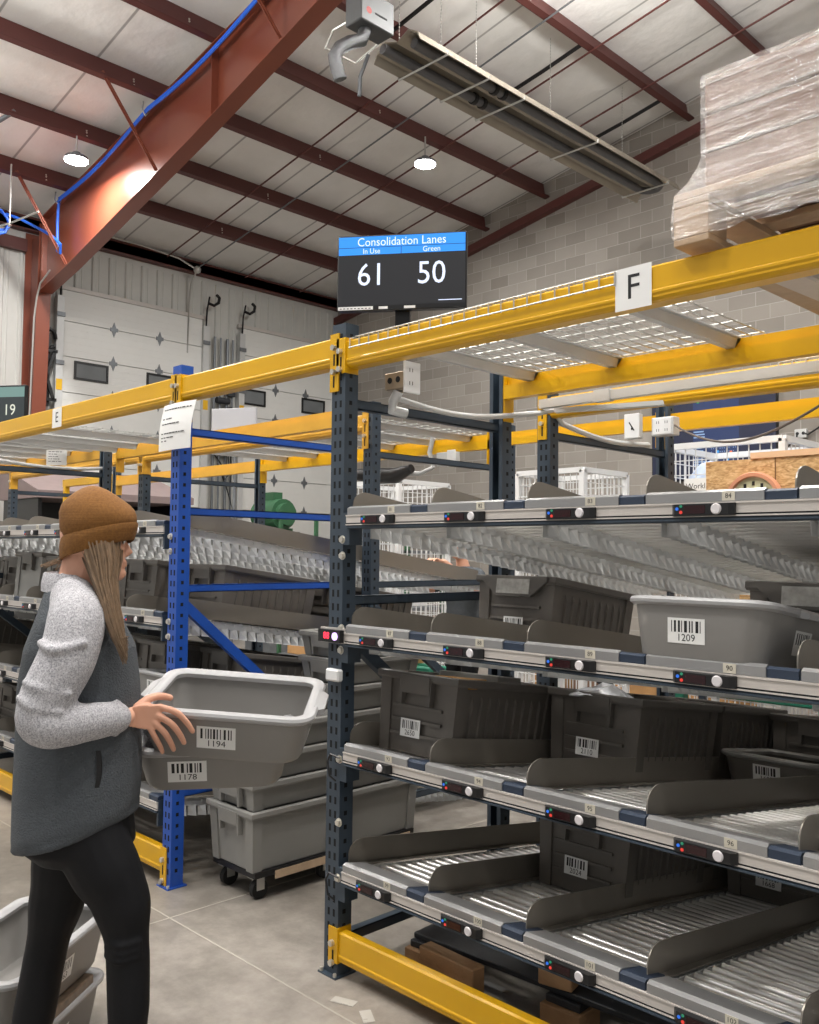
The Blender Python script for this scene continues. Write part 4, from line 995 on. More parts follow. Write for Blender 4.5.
mb = MB(); mb.bbox((0, 0, 0), (.09, .85, .06), .006); mb.use(1).box((-.001, .10, .010), (.0, .40, .042))
tag(mb.build('wrapped_board', [mat('film_wrapped_board', (196, 188, 180), .3, var=.15, vscale=12), mat('blue_film', (70, 100, 160), .4, var=.3, vscale=20)], None, False, (-1.02, 2.262, 2.285), (0, 0, R_(-4))), 'film-wrapped board with a blue patch below the top pallet', 'board')

# ------------------------------------------------------------------ lane counter screen on its pole
scp = Vector((-2.45, 2.335, 0))
t = thing('counter_screen', 'black screen on a pole showing lane counts 61 and 50', 'screen', (-2.435, 2.365, 2.366), (0, 0, R_(36.0)))
mb = MB(); mb.box((-.06, -.06, 0), (.06, .06, .010)); mb.build('base_plate', M_black, t)
mb = MB(); mb.box((-.028, -.018, .010), (.028, .018, .30)); mb.build('pole', M_black, t)
sw_, sh_ = .494, .290; zc = .246
mb = MB(); mb.bbox((-sw_/2, -.055, zc-sh_/2), (sw_/2, -.019, zc+sh_/2), .004); mb.build('case', M_black, t)
M = plane_M((0, -.0555, zc), (1, 0, 0), (0, 0, 1))
def fl(x0, y0, x1, y1, e): return [(x0, y0, e), (x1, y0, e), (x1, y1, e), (x0, y1, e)], [(0, 1, 2, 3)]
mb = MB(); iw, ih = sw_/2-.005, sh_/2
mb.use(0).geo(*fl(-iw, -ih+.018, iw, ih-.006, .0), M)
mb.use(1).geo(*fl(-iw, ih-.047, iw, ih-.006, .0004), M); mb.geo(*fl(-iw, ih-.076, -.002, ih-.049, .0004), M); mb.geo(*fl(0, ih-.076, iw, ih-.049, .0004), M)
mb.use(2)
def put(txt, size, x, y, sx=1.0, e=.0009):
    vs, fs = text_geo(txt, size); mb.geo([(v[0]*sx+x, v[1]+y, e) for v in vs], fs, M)
put('Consolidation Lanes', .046, 0, ih-.029, .9); put('In Use', .029, -.115, ih-.0635, .9); put('Green', .029, .115, ih-.0635, .9)
put('61', .122, -.115, -.012, .92); put('50', .122, .115, -.012, .92)
mb.use(2).geo(*fl(iw-.10, -ih+.030, iw-.012, -ih+.033, .0006), M)
mb.build('display', [emit('screen_dark', (24, 26, 34), .5), emit('screen_blue', (36, 140, 240), 1.0), emit('screen_white', (215, 225, 250), 1.1)], t)
mb = MB(); mb.use(0).geo(*fl(-iw, -ih+.003, -iw+.135, -ih+.016, .0008), M); mb.use(1)
for k in range(9): mb.geo(*fl(-iw+.006+.014*k, -ih+.007, -iw+.014+.014*k, -ih+.010, .0012), M)
mb.build('asset_sticker', [M_paper, M_ink], t)
for q in ((-.085, -.05), (.012, .055)):
    mb = MB(); mb.geo(*fl(q[0], -ih+.004, q[1], -ih+.014, .0008), M); mb.build('small_sticker', M_paper, t)

# ------------------------------------------------------------------ outlet boxes, conduit and cables on the racks
t = thing('outlet_box', 'zinc outlet box with white sockets under the yellow beam by the dark post', 'outlet box', (-2.53, 2.36, 2.16))
mb = MB(); mb.bbox((0, 0, .02), (.11, .06, .085), .003); mb.use(1)
for x in (.03, .075): mb.cyl((x, -.002, .055), (x, .001, .055), .012, 10)
mb.build('box', [mat('tan_zinc', (176, 160, 138), .4, .5, var=.2), M_slot], t)
mb = MB(); mb.bbox((.112, -.01, .0), (.122, .075, .12), .002); mb.use(1)
for z in (.03, .08):
    for dy in (.015, .03): mb.box((.122, dy, z), (.1226, dy+.003, z+.014))
mb.build('socket_plate', [M_white, M_ink], t)
mb = MB(); mb.tube([(.05, .03, .02), (.02, .03, -.02), (-.0, .04, -.05), (.02, .10, -.06)], .02, 10); mb.build('elbow', M_galv, t, True)
mb = MB(); pts = []
for k in range(15):
    u = k/14; pts.append((-2.548, 2.44+.76*u, 2.165 - .035*math.sin(u*math.pi) + (.02*u)))
pts += [(-2.50, 3.30, 2.2), (-2.46, 3.42, 2.235)]
mb.tube(pts, .012, 8); tag(mb.build('conduit', M_chan, None, True), 'grey flexible conduit sagging along the top brace of the dark frame', 'conduit')
t = thing('outlet_box', 'zinc double outlet box high on the rear post behind bay F', 'outlet box', (-2.533, 4.37, 2.20))
mb = MB(); mb.bbox((.0, -.02, 0), (.13, .05, .10), .004); mb.build('box', M_chan, t)
mb = MB(); mb.use(0).bbox((.012, -.024, .006), (.118, -.019, .094), .002); mb.use(1)
for z in (.028, .07):
    for x in (.04, .09):
        mb.box((x-.008, -.0246, z-.006), (x-.005, -.0238, z+.008)); mb.box((x+.005, -.0246, z-.006), (x+.008, -.0238, z+.008))
mb.build('socket_plate', [M_white, M_ink], t)
t = thing('control_box', 'white switch box with a black mark beside the rear outlet box', 'switch box', (-2.545, 4.15, 2.17))
mb = MB(); mb.bbox((-.03, 0, 0), (.05, .05, .13), .004); mb.build('box', M_chan, t)
mb = MB(); mb.use(0).bbox((-.03, -.006, 0), (.06, -.0, .13), .002); mb.use(1).bar((.0, -.0066, .085), (.03, -.0066, .04), .002, .006); mb.bar((.012, -.0066, .05), (.022, -.0066, .05), .002, .012); mb.build('cover', [M_white, M_ink], t)
mb = MB(); pts = [(-2.552, 3.55+.8*k/12, 2.185-.03*math.sin(k/12*math.pi)-.03*k/12) for k in range(13)]
mb.tube([(-2.50, 3.44, 2.235), (-2.53, 3.5, 2.2)] + pts, .014, 8); tag(mb.build('conduit', M_chan, None, True), 'grey flexible conduit running along the rear frame brace to the switch box', 'conduit')
mb = MB(); mb.box((-2.50, 3.30, 2.222), (-.3, 3.325, 2.262)); mb.box((-2.50, 3.335, 2.222), (-.3, 3.34, 2.255)); mb.box((-2.2, 3.292, 2.216), (-2.12, 3.33, 2.268))
tag(mb.build('light_strip', M_chan, None), 'long galvanized strip channel between the two rack lines of bay F', 'channel')
mb = MB(); mb.bar((-2.42, 3.32, 2.205), (-1.95, 3.46, 2.205), .04, .02); tag(mb.build('strut_channel', M_chan), 'short galvanized strut channel crossing between the rack lines', 'channel')
mb = MB(); pts = []
for k in range(21):
    u = k/20; pts.append((-2.40+1.05*u, 4.36-.75*u, 2.25 - .30*math.sin(u*math.pi*.62)*(1-u*.55) + .03*u))
mb.tube(pts, .006, 6); tag(mb.build('power_cord', mat('brown_cord', (92, 80, 72), .5, var=0), None, True), 'thin brown cord sagging from the rear outlet box', 'cord')
# paper tags and conduit over bay E
mb = MB(); pts = [(-6.47+.0, 2.3+.9*k/12, 2.18-.03*math.sin(k/12*math.pi)) for k in range(13)]
mb.tube(pts, .013, 8); tag(mb.build('conduit', M_chan, None, True), 'grey conduit along the top brace at the far end of bay E', 'conduit')
sheet('paper_sign', 'small white paper tag hung at the far end frame of bay E', (-6.43, 2.75, 2.22), (.55, .83, 0), (0, 0, 1), .14, .11, None, 0, lines=5)
t = thing('outlet_box', 'zinc outlet box on the rear line behind bay E', 'outlet box', (-4.0, 4.3, 2.13))
mb = MB(); mb.bbox((-.1, 0, 0), (.06, .06, .09), .004); mb.use(1).bbox((.0, -.004, -.01), (.075, .002, .10), .002); mb.build('box', [M_chan, M_white], t)
mb = MB(); mb.tube([(-.15, .02, .2), (-.18, .02, .1), (-.14, .02, .0), (-.25, .0, -.04), (-.5, -.1, -.02)], .016, 8); mb.build('conduit', M_chan, t, True)
mb = MB(); mb.tube([(-4.9, 4.2, 2.12), (-4.6, 4.22, 2.09), (-4.4, 4.22, 2.08), (-4.25, 4.22, 2.12)], .05, 10, rs=[.03, .06, .055, .03]); tag(mb.build('cable_wrap', M_black, None, True), 'black cable bundle lying on the rear line behind the blue frame', 'cable')

# ------------------------------------------------------------------ people
def bake(mb, name, mats, voxel, smooth, parent, pick=None):
    """Fuse the overlapping closed shells of mb into ONE continuous skin and keep it as a mesh."""
    me0 = mb.mesh(name, mats if isinstance(mats, list) else [mats]); o = D.objects.new(name, me0); COL.objects.link(o)
    r = o.modifiers.new('r', 'REMESH'); r.mode = 'VOXEL'; r.voxel_size = voxel
    if smooth: q = o.modifiers.new('s', 'SMOOTH'); q.factor = .5; q.iterations = smooth
    me = D.meshes.new_from_object(o.evaluated_get(bpy.context.evaluated_depsgraph_get()))
    D.objects.remove(o); D.meshes.remove(me0); me.name = name
    me.materials.clear()
    for m_ in (mats if isinstance(mats, list) else [mats]): me.materials.append(m_)
    me.polygons.foreach_set('use_smooth', [True]*len(me.polygons))
    if pick: me.polygons.foreach_set('material_index', [pick(p.center) for p in me.polygons])
    me.update()
    o = D.objects.new(name, me); COL.objects.link(o); o.parent = parent
    return o
def limb(mb, pts, n=16):                          # pts: (x, y, z, r) chain with round ends
    P = [Vector(p[:3]) for p in pts]; R = [p[3] for p in pts]
    pp, rr = [], []
    for i in range(len(P)-1):                      # resample with smooth interpolation
        k = 5
        for j in range(k):
            u = j/k; p0, p1, p2, p3 = P[max(i-1, 0)], P[i], P[i+1], P[min(i+2, len(P)-1)]
            pp.append(.5*((2*p1)+(p2-p0)*u+(2*p0-5*p1+4*p2-p3)*u*u+(3*p1-p0-3*p2+p3)*u**3)); rr.append(R[i]+(R[i+1]-R[i])*(u*u*(3-2*u)))
    pp.append(P[-1]); rr.append(R[-1])
    d0 = (pp[0]-pp[1]).normalized(); d1 = (pp[-1]-pp[-2]).normalized()
    pre = [(pp[0]+d0*rr[0]*math.sin(a), rr[0]*math.cos(a)) for a in (R_(80), R_(55), R_(28))]
    post = [(pp[-1]+d1*rr[-1]*math.sin(a), rr[-1]*math.cos(a)) for a in (R_(28), R_(55), R_(80))]
    allp = pre + list(zip(pp, rr)) + post
    mb.tube([a for a, b in allp], 0, n, True, [b for a, b in allp])
def ering(cx, cy, z, rx, ry, tilt=0, n=28, sq=2.3):
    pts = []
    for k in range(n):
        a = 2*math.pi*k/n; c, s_ = math.cos(a), math.sin(a)
        x = rx*math.copysign(abs(c)**(2/sq), c); y = ry*math.copysign(abs(s_)**(2/sq), s_)
        pts.append((cx+x, cy+y, z+tilt*x))
    return pts
def head(mb, c, f, s=1.0, tilt=0.0):
    """Skull, jaw, nose, lips, chin and ears around centre c, looking along f (2D)."""
    f = Vector((f[0], f[1], math.sin(tilt))).normalized(); l = Vector((-f.y, f.x, 0)).normalized(); u = f.cross(l)
    M = Matrix((f, l, u)).transposed().to_4x4(); M.translation = Vector(c)
    b = lambda p, *r: mb.ball([q*s for q in p], *[q*s for q in r], 18, 12, M)
    b((.008, 0, .015), .084, .074, .090); b((.028, 0, -.035), .062, .058, .082); b((.066, 0, -.090), .026, .026, .020)
    b((.03, 0, -.075), .055, .048, .035)
    mb.loft([[tuple(M @ Vector((x*s, y*s, z*s))) for x, y, z in r] for r in
             [[(.080, .004, .012), (.080, -.004, .012), (.07, -.006, .012), (.07, .006, .012)], [(.108, .010, -.034), (.108, -.010, -.034), (.07, -.017, -.034), (.07, .017, -.034)], [(.094, .006, -.045), (.094, -.006, -.045), (.07, -.012, -.045), (.07, .012, -.045)]]], True, True)
    b((.082, 0, -.060), .012, .022, .006); b((.080, 0, -.069), .013, .019, .007)
    for k in (-1, 1):
        b((.072, k*.030, .016), .012, .020, .008); b((.060, k*.042, -.022), .024, .018, .020); b((-.005, k*.076, -.018), .020, .008, .031)
    return M
def finger(mb, pts, r): limb(mb, [(p[0], p[1], p[2], r*(1, .98, .9, .78)[min(i, 3)]) for i, p in enumerate(pts)], 10)

w = thing('person', 'woman in mustard knit beanie and two-tone grey fleece holding grey tubs', 'person', (-2.275, 1.042, 0), (0, 0, R_(45.306)))
skin = MB()
HC = (.026, .0, 1.580); HF = (.93, .37)
HM = head(skin, HC, HF)
limb(skin, [(-.015, .0, 1.40, .060), (-.005, .0, 1.46, .052), (.015, .003, 1.53, .055)])
skin.loft([ering(.0, 0, .80, .10, .12), ering(.0, 0, .90, .115, .135), ering(.0, 0, 1.05, .095, .115), ering(0, 0, 1.22, .11, .13), ering(-.005, 0, 1.34, .085, .14), ering(-.012, 0, 1.41, .05, .08)], True, True)
limb(skin, [(.03, -.12, 1.36, .045), (.008, -.18, 1.22, .040), (-.018, -.203, 1.155, .038), (.06, -.165, 1.134, .036), (.118, -.105, 1.134, .028), (.150, -.068, 1.132, .025)])
limb(skin, [(-.02, .13, 1.36, .045), (.0, .22, 1.2, .040), (.03, .26, 1.09, .038), (.12, .285, .99, .032), (.19, .30, .925, .026)])
# right hand: palm, four fingers down the face of the tub, thumb over the rim
skin.loft([[(.140, -.088, 1.148), (.140, -.085, 1.116), (.136, -.062, 1.116), (.136, -.062, 1.148)], [(.172, -.034, 1.158), (.166, -.028, 1.096), (.168, .0, 1.094), (.176, .0, 1.156)], [(.218, -.002, 1.152), (.192, -.006, 1.088), (.200, .018, 1.088), (.224, .020, 1.150)]], True, True)
finger(skin, [(.214, .008, 1.146), (.254, .022, 1.130), (.277, .042, 1.101), (.290, .058, 1.074)], .0092)
finger(skin, [(.209, .004, 1.126), (.243, .018, 1.101), (.260, .040, 1.070), (.268, .058, 1.044)], .0094)
finger(skin, [(.202, .003, 1.107), (.226, .016, 1.079), (.237, .038, 1.049), (.241, .057, 1.026)], .0090)
finger(skin, [(.193, .002, 1.091), (.205, .014, 1.063), (.211, .034, 1.039), (.213, .052, 1.020)], .0080)
finger(skin, [(.160, -.012, 1.146), (.182, .012, 1.164), (.205, .040, 1.168), (.226, .066, 1.160)], .0118)
# left hand flat under the lower tub
skin.loft([[(.185, .285, .938), (.185, .325, .938), (.185, .325, .916), (.185, .285, .916)], [(.245, .262, .925), (.245, .345, .925), (.245, .345, .900), (.245, .262, .900)], [(.285, .264, .922), (.285, .343, .922), (.285, .343, .902), (.285, .264, .902)]], True, True)
for i, (yy, L_) in enumerate(((.274, .075), (.296, .085), (.317, .078), (.336, .060))): finger(skin, [(.28, yy, .912), (.28+L_*.5, yy, .916), (.28+L_*.8, yy, .922), (.28+L_, yy, .930)], .0095)
finger(skin, [(.205, .270, .92), (.225, .235, .93), (.25, .215, .945), (.275, .205, .955)], .0115)
RL = [(.045, -.055, .86, .085), (.100, -.055, .76, .080), (.144, -.05, .673, .066), (.163, -.05, .565, .048), (.171, -.055, .43, .046), (.170, -.055, .36, .042), (.160, -.055, .20, .033), (.150, -.055, .08, .033)]
LL = [(-.02, .06, .86, .085), (-.038, .065, .75, .080), (-.060, .07, .63, .066), (-.084, .07, .51, .048), (-.112, .07, .34, .048), (-.120, .07, .30, .046), (-.150, .07, .17, .033), (-.165, .07, .08, .033)]
for L in (RL, LL):
    limb(skin, L); a = L[-1]; limb(skin, [(a[0]-.03, a[1]-.01, .045, .030), (a[0]+.06, a[1]+.02, .04, .033), (a[0]+.14, a[1]+.045, .032, .026)])
bake(skin, 'body', M_skin, .0032, 3, w)
# eyes
for k in (-1, 1):
    mb = MB(); mb.use(0).ball((.0745, k*.031, -.002), .0125, .0125, .0125, 14, 10, HM); mb.use(1).ball((.0825, k*.031, -.002), .0055, .0060, .0060, 12, 8, HM)
    mb.build('eye', [M_white, mat('brown_iris', (70, 50, 36), .2, var=0)], w, True)
    mb = MB(); mb.tube([tuple(HM @ Vector(p)) for p in ((.083, k*.016, .022), (.086, k*.030, .027), (.078, k*.046, .022))], .0028, 6); mb.build('eyebrow', M_hair, w, True)
# fleece pullover, hem low at the back
fl_ = MB()
fl_.loft([ering(.012, 0, .838, .143, .165, .33), ering(.012, 0, .865, .149, .170, .30), ering(.012, .005, .95, .152, .166, .12), ering(.009, .01, 1.07, .151, .155), ering(.006, .01, 1.20, .148, .150), ering(.010, 0, 1.30, .130, .160), ering(.004, 0, 1.37, .098, .145),
          ering(-.006, 0, 1.42, .076, .105, -.1), ering(-.022, 0, 1.455, .058, .068, -.1)], True, True)
limb(fl_, [(-.02, -.03, 1.40, .055), (.02, -.09, 1.36, .066), (.03, -.12, 1.30, .060)]); limb(fl_, [(-.02, .03, 1.40, .055), (-.015, .09, 1.36, .066), (-.01, .12, 1.30, .060)])
limb(fl_, [(-.128, -.02, .802, .012), (-.10, -.10, .808, .012), (.0, -.160, .836, .012), (.10, -.115, .868, .012), (.150, -.01, .885, .012), (.12, .10, .873, .012), (.0, .163, .836, .012), (-.10, .11, .806, .012), (-.128, -.02, .802, .012)], 8)
bake(fl_, 'fleece_pullover', M_dcloth, .006, 4, w)
sv = MB(); limb(sv, [(-.018, -.028, 1.452, .044), (.012, -.066, 1.420, .060), (.042, -.128, 1.372, .070), (.036, -.165, 1.29, .069), (.008, -.190, 1.215, .066), (-.008, -.205, 1.155, .058), (.015, -.205, 1.136, .055), (.050, -.180, 1.134, .052), (.090, -.142, 1.134, .046), (.131, -.092, 1.134, .041)])
for pts in ([(-.045, -.238, 1.205, .010), (-.005, -.252, 1.185, .014), (.05, -.234, 1.172, .009)], [(-.035, -.230, 1.240, .010), (.005, -.248, 1.228, .012), (.065, -.226, 1.212, .008)],
            [(.005, -.245, 1.115, .010), (.045, -.225, 1.148, .012), (.06, -.205, 1.168, .008)], [(.06, -.212, 1.10, .009), (.088, -.182, 1.138, .010)], [(-.015, -.20, 1.33, .010), (.03, -.23, 1.315, .013), (.09, -.205, 1.33, .009)],
            [(.126, -.132, 1.134, .006), (.134, -.092, 1.176, .006), (.140, -.052, 1.134, .006), (.134, -.092, 1.092, .006), (.126, -.132, 1.134, .006)]): limb(sv, pts, 8)
bake(sv, 'sleeve', M_lcloth, .005, 4, w)
sv = MB(); limb(sv, [(-.035, .028, 1.452, .044), (-.03, .066, 1.420, .060), (-.015, .125, 1.372, .069), (.0, .20, 1.24, .062), (.025, .252, 1.10, .056), (.10, .275, 1.01, .046), (.15, .29, .96, .038)]); bake(sv, 'sleeve', M_lcloth, .006, 4, w)
cl = MB(); cl.loft([ering(-.024, 0, 1.440, .066, .078, -.10), ering(-.026, 0, 1.462, .065, .072, -.10), ering(-.026, 0, 1.486, .061, .064, -.08), ering(-.026, 0, 1.490, .057, .060, -.08), ering(-.026, 0, 1.470, .053, .056, -.08)]); cl.build('collar', M_lcloth, w, True)
mb = MB(); mb.loft([[(.098+.006*math.sin(k*.5), -.126-.010*math.sin(k*.35), 1.06-.016*k), (.107+.006*math.sin(k*.5), -.120-.010*math.sin(k*.35), 1.06-.016*k), (.107+.006*math.sin(k*.5), -.112, 1.06-.016*k)] for k in range(10)], closed=False); mb.build('pocket_opening', M_ink, w, True)
# leggings
lg = MB()
g = .006
lg.loft([ering(.01, 0, .93, .120, .140), ering(.012, 0, .86, .135, .150), ering(.02, 0, .80, .135, .145), ering(.028, 0, .765, .105, .11)], True, True)
for L in (RL, LL): limb(lg, [(p[0], p[1], p[2], p[3]+g) for p in L[:-1]] + [(L[-1][0], L[-1][1], L[-1][2]+.02, L[-1][3]+g)])
for zz in (.585, .566, .548): limb(lg, [(.122, -.085, zz+.006, .008), (.160, -.108, zz, .009), (.205, -.085, zz+.004, .007)])
bake(lg, 'leggings', M_legs, .006, 4, w)
for L in (RL, LL):
    a = L[-1]; mb = MB(); f = Vector((.95, .30, 0)).normalized(); l = Vector((-.30, .95, 0)).normalized()
    def sec(u, wd, z0, z1): c = Vector((a[0], a[1], 0)) + f*u; return [tuple(c+l*(wd*math.cos(t*math.pi/6)) + Vector((0, 0, (z0+z1)/2+(z1-z0)/2*math.sin(t*math.pi/6)))) for t in range(12)]
    mb.loft([sec(-.075, .018, .012, .05), sec(-.065, .034, .0, .085), (sec(-.02, .042, .0, .105)), sec(.04, .043, .0, .098), sec(.09, .047, .0, .072), sec(.145, .045, .0, .056), sec(.175, .030, .004, .040), sec(.185, .012, .01, .028)], True, True)
    sh_o = mb.build('shoe', M_shoe, w, True)
    mb = MB(); mb.loft([[tuple(Vector((a[0], a[1], z)) + f*u + l*v) for u, v in ((-.082, 0), (-.06, .038), (.04, .047), (.10, .051), (.16, .044), (.19, 0), (.16, -.044), (.10, -.051), (.04, -.047), (-.06, -.038))] for z in (0, .018)], True, True); mb.build('sole', M_white, sh_o)
# beanie
bn = MB(); base = Vector((.046, 0, 1.568)); ax = Vector((-.033, 0, .143)).normalized()
def bring(s_, rx, ry, th, n=36): 
    c = base + ax*s_; u = Vector((math.cos(th), 0, math.sin(th)))
    return [tuple(c + u*(rx*math.cos(2*math.pi*k/n)) + Vector((0, 1, 0))*(ry*math.sin(2*math.pi*k/n))) for k in range(n)]
HR = [(.046, 1.562, .088, 17), (.0425, 1.551, .091, 17), (.0415, 1.553, .096, 17), (.0425, 1.566, .099, 17), (.0445, 1.584, .1005, 15), (.046, 1.598, .0995, 14), (.046, 1.604, .0965, 13), (.046, 1.602, .0945, 13), (.0455, 1.609, .0965, 12), (.043, 1.625, .0985, 11), (.039, 1.642, .0955, 9), (.033, 1.660, .088, 7), (.027, 1.678, .076, 5), (.022, 1.694, .060, 4), (.019, 1.706, .042, 3), (.018, 1.714, .022, 2), (.018, 1.717, .006, 0)]
def hring(cx, z, rx, t_, n=40):
    u = Vector((math.cos(R_(t_)), 0, math.sin(R_(t_)))); c = Vector((cx+.004, 0, z))
    return [tuple(c + u*(rx*math.cos(2*math.pi*k/n)) + Vector((0, 1, 0))*(rx*.93*math.sin(2*math.pi*k/n))) for k in range(n)]
bn.loft([hring(*r) for r in HR], False, True)
bn.loft([hring(*HR[0]), hring(.046, 1.62, .088, 12)])
for i_, v in enumerate(bn.v):                      # soft slouch folds of the crown
    x, y, z = v; q = max(0, min(1, (z-1.62)/.03)); bn.v[i_] = (x + .003*math.sin(z*60+y*25)*q, y, z + .003*math.sin(x*45+y*30)*q)
bn.build('beanie', M_knit, w, True)
# hair falling out of the beanie over the near shoulder
hr = MB(); rng = random.Random(4)
HP = [(.062, -.035, 1.575, .050, .050), (.077, -.050, 1.524, .041, .045), (.088, -.068, 1.479, .029, .036), (.107, -.088, 1.429, .022, .028), (.123, -.100, 1.38, .019, .024), (.140, -.108, 1.335, .014, .018), (.158, -.106, 1.288, .005, .006)]
hr.loft([ering(*c) for c in HP], True, True)
for k in range(120):
    a = rng.uniform(0, 2*math.pi); q = rng.uniform(.75, 1.12); e = rng.uniform(-.02, .05)
    hr.tube([(c[0]+c[3]*q*math.cos(a+.05*i)+rng.uniform(-.003, .003), c[1]+c[4]*q*math.sin(a+.05*i), c[2]+(e if i == 6 else 0)) for i, c in enumerate(HP)], .0022, 4, True, [.0026]*6+[.0008])
for k in range(14):
    y = rng.uniform(-.06, .05); hr.tube([(-.02, y, 1.56), (-.045, y-.01, 1.525+rng.uniform(-.01, .01)), (-.075+rng.uniform(-.02, .02), y-.02, 1.50+rng.uniform(-.01, .012))], .0012, 4)
hr.build('hair', M_hair, w, True)

# tubs in her hands
def held(Mloc): return w.matrix_basis @ Mloc
X_ = Vector((.998, 0, -.066)).normalized(); Y_ = Vector((.092, .72, .117)); Y_ = (Y_-X_*Y_.dot(X_)).normalized(); Z_ = X_.cross(Y_)
Mr = Matrix((X_, Y_, Z_)).transposed().to_4x4()
WM = Matrix.Translation((-2.275, 1.042, 0)) @ Matrix.Rotation(R_(45.306), 4, 'Z')
def place_tub(o, centre, Mrot, H):
    M = Mrot.copy(); M.translation = Vector(centre) - Mrot.to_3x3() @ Vector((0, 0, H)); M = WM @ M
    o.location = M.translation; o.rotation_euler = M.to_euler()
place_tub(bus_tub('1194', 'grey bus tub labelled 1194 held up in her right hand', (0, 0, 0), (0, 0, 0), .485, .385, .140, lx=-.018), (.370, .245, 1.146), Mr, .140)
place_tub(bus_tub('1178', 'lower grey bus tub held tilted under the tub labelled 1194', (0, 0, 0), (0, 0, 0), .45, .36, .13, lx=-.07), (.300, .315, 1.035), Mr @ Matrix.Rotation(R_(9), 4, 'Z') @ Matrix.Rotation(R_(-3), 4, 'Y'), .13)
# two tubs stacked on the floor behind her legs
yaw_ = math.atan2(-.8, .6)
bus_tub('1255', 'grey tub on the floor behind her legs, lower of two', (-2.80, 1.115, .001), (0, 0, yaw_ + math.pi), .58, .34, .17, side_label=False, lx=.0)
t2 = bus_tub('1263', 'open grey tub stacked crookedly on another behind her legs', (-2.801, 1.123, .205), (R_(2), R_(0), yaw_+R_(180)), .60, .34, .175, side_label=False)

# ------------------------------------------------------------------ the far side of the hall, seen between the shelves
def roll_cage(lab, loc, w_=.75, d_=.65, h=2.2, rz=0, fill=None, tall=None):
    t = thing('roll_cage', lab, 'wire cage', loc, (0, 0, R_(rz)), 'white wire cages')
    mb = MB()
    for x in (0, w_):
        for y in (0, d_): mb.box((x-.02, y-.02, .12), (x+.02, y+.02, h))
    for z in (.14, h):
        mb.bar((0, 0, z), (w_, 0, z), .04, .04); mb.bar((0, d_, z), (w_, d_, z), .04, .04); mb.bar((0, 0, z), (0, d_, z), .04, .04); mb.bar((w_, 0, z), (w_, d_, z), .04, .04)
    mb.box((0, 0, .12), (w_, d_, .15)); mb.build('frame', M_white, t)
    mb = MB(); nx, nz = 11, 22
    for (a, b) in (((0, 0), (w_, 0)), ((0, d_), (w_, d_)), ((0, 0), (0, d_)), ((w_, 0), (w_, d_))):
        for k in range(1, nx): x = a[0]+(b[0]-a[0])*k/nx; y = a[1]+(b[1]-a[1])*k/nx; mb.bar((x, y, .15), (x, y, h), .006, .006)
        for k in range(1, nz): z = .15+(h-.15)*k/nz; mb.bar((a[0], a[1], z), (b[0], b[1], z), .006, .006)
    mb.build('wire_panel', M_white, t)
    for x in (.05, w_-.05):
        for y in (.06, d_-.06):
            mb = MB(); mb.cyl((x-.015, y, .05), (x+.015, y, .05), .05, 16); mb.box((x-.022, y-.02, .06), (x+.022, y+.02, .12)); mb.build('caster', M_rubber, t)
    return t
roll_cage('white wire cage full of pale blue bags under the wall display', (-3.12, 5.55, 0), .80, .7, 2.29)
roll_cage('white wire cage seen between the two dark rear posts', (-4.52, 5.7, 0), .62, .6, 2.20)
roll_cage('white wire cage seen left of the dark rear post behind the aisle', (-6.55, 5.6, 0), .75, .65, 2.2)
mb = MB(); mb.box((-3.10, 5.57, 1.38), (-2.34, 6.23, 1.40)); struct_ = mb.build('cage_shelf', M_white); tag(struct_, 'white shelf inside the wire cage under the wall display', 'shelf')
rng = random.Random(9)
for k in range(8):                                  # bagged goods inside the first cage
    mb = MB(); x, y = -3.05+.16+.36*(k % 2), 5.62+.12+.3*((k//2) % 2 == 1); z = 1.401+.40*(k//4)
    r_ = rng.uniform(.14, .17)
    n_ = 14; rings = []
    for j in range(9):
        th = math.pi*(j+.05 if j == 0 else (j-.05 if j == 8 else j))/8
        rings.append([(r_*1.15*math.sin(th)*math.cos(2*math.pi*i/n_)*(1+.10*math.sin(5*i+3*j+k)), r_*1.0*math.sin(th)*math.sin(2*math.pi*i/n_)*(1+.08*math.cos(4*i+j)), .2-.2*math.cos(th)) for i in range(n_)])
    mb.loft(rings, True, True)
    tag(mb.build('goods_bag', M_bluefab, None, True, (x, y, z)), 'pale blue bag of goods piled inside the wire cage under the wall display', 'bag', 'bags in the wire cage')
sheet('cage_sign', 'white sign reading Workl hung on the wire cage with blue bags', (-2.885, 5.515, 2.015), (1, 0, 0), (0, 0, 1), .16, .105, 'Workl', .052)
# strand board crate on a steel table with a round gauge in front
t = thing('work_table', 'steel table carrying the strand board crate behind bay F', 'table', (-2.85, 5.0, 0))
mb = MB(); mb.bbox((0, 0, 1.20), (1.7, .5, 1.24), .004); mb.build('table_top', M_grey, t)
for x in (.03, 1.67):
    for y in (.03, .47): mb = MB(); mb.box((x-.02, y-.02, 0), (x+.02, y+.02, 1.20)); mb.build('leg', M_navy, t)
t = thing('strand_board_crate', 'tan strand board crate behind the top shelf of bay F', 'crate', (-2.59, 5.08, 1.241))
mb = MB(); mb.box((0, 0, 0), (1.4, .018, .88)); mb.box((0, .34, 0), (1.4, .358, .88)); mb.box((0, .018, 0), (.018, .34, .88)); mb.box((1.382, .018, 0), (1.4, .34, .88)); mb.box((.018, .018, 0), (1.382, .34, .018)); mb.build('panel', M_osb, t)
mb = MB(); mb.box((.28, -.012, .88), (1.42, .37, .915)); mb.build('lid_board', mat('pale_batten', (226, 186, 146), .7, var=.1), t)
mb = MB(); mb.box((.42, -.004, 0), (.425, .0, .88)); mb.box((.80, -.004, 0), (.805, .0, .88)); mb.build('seam', mat('seam_brown', (120, 84, 50), .8, var=0), t)
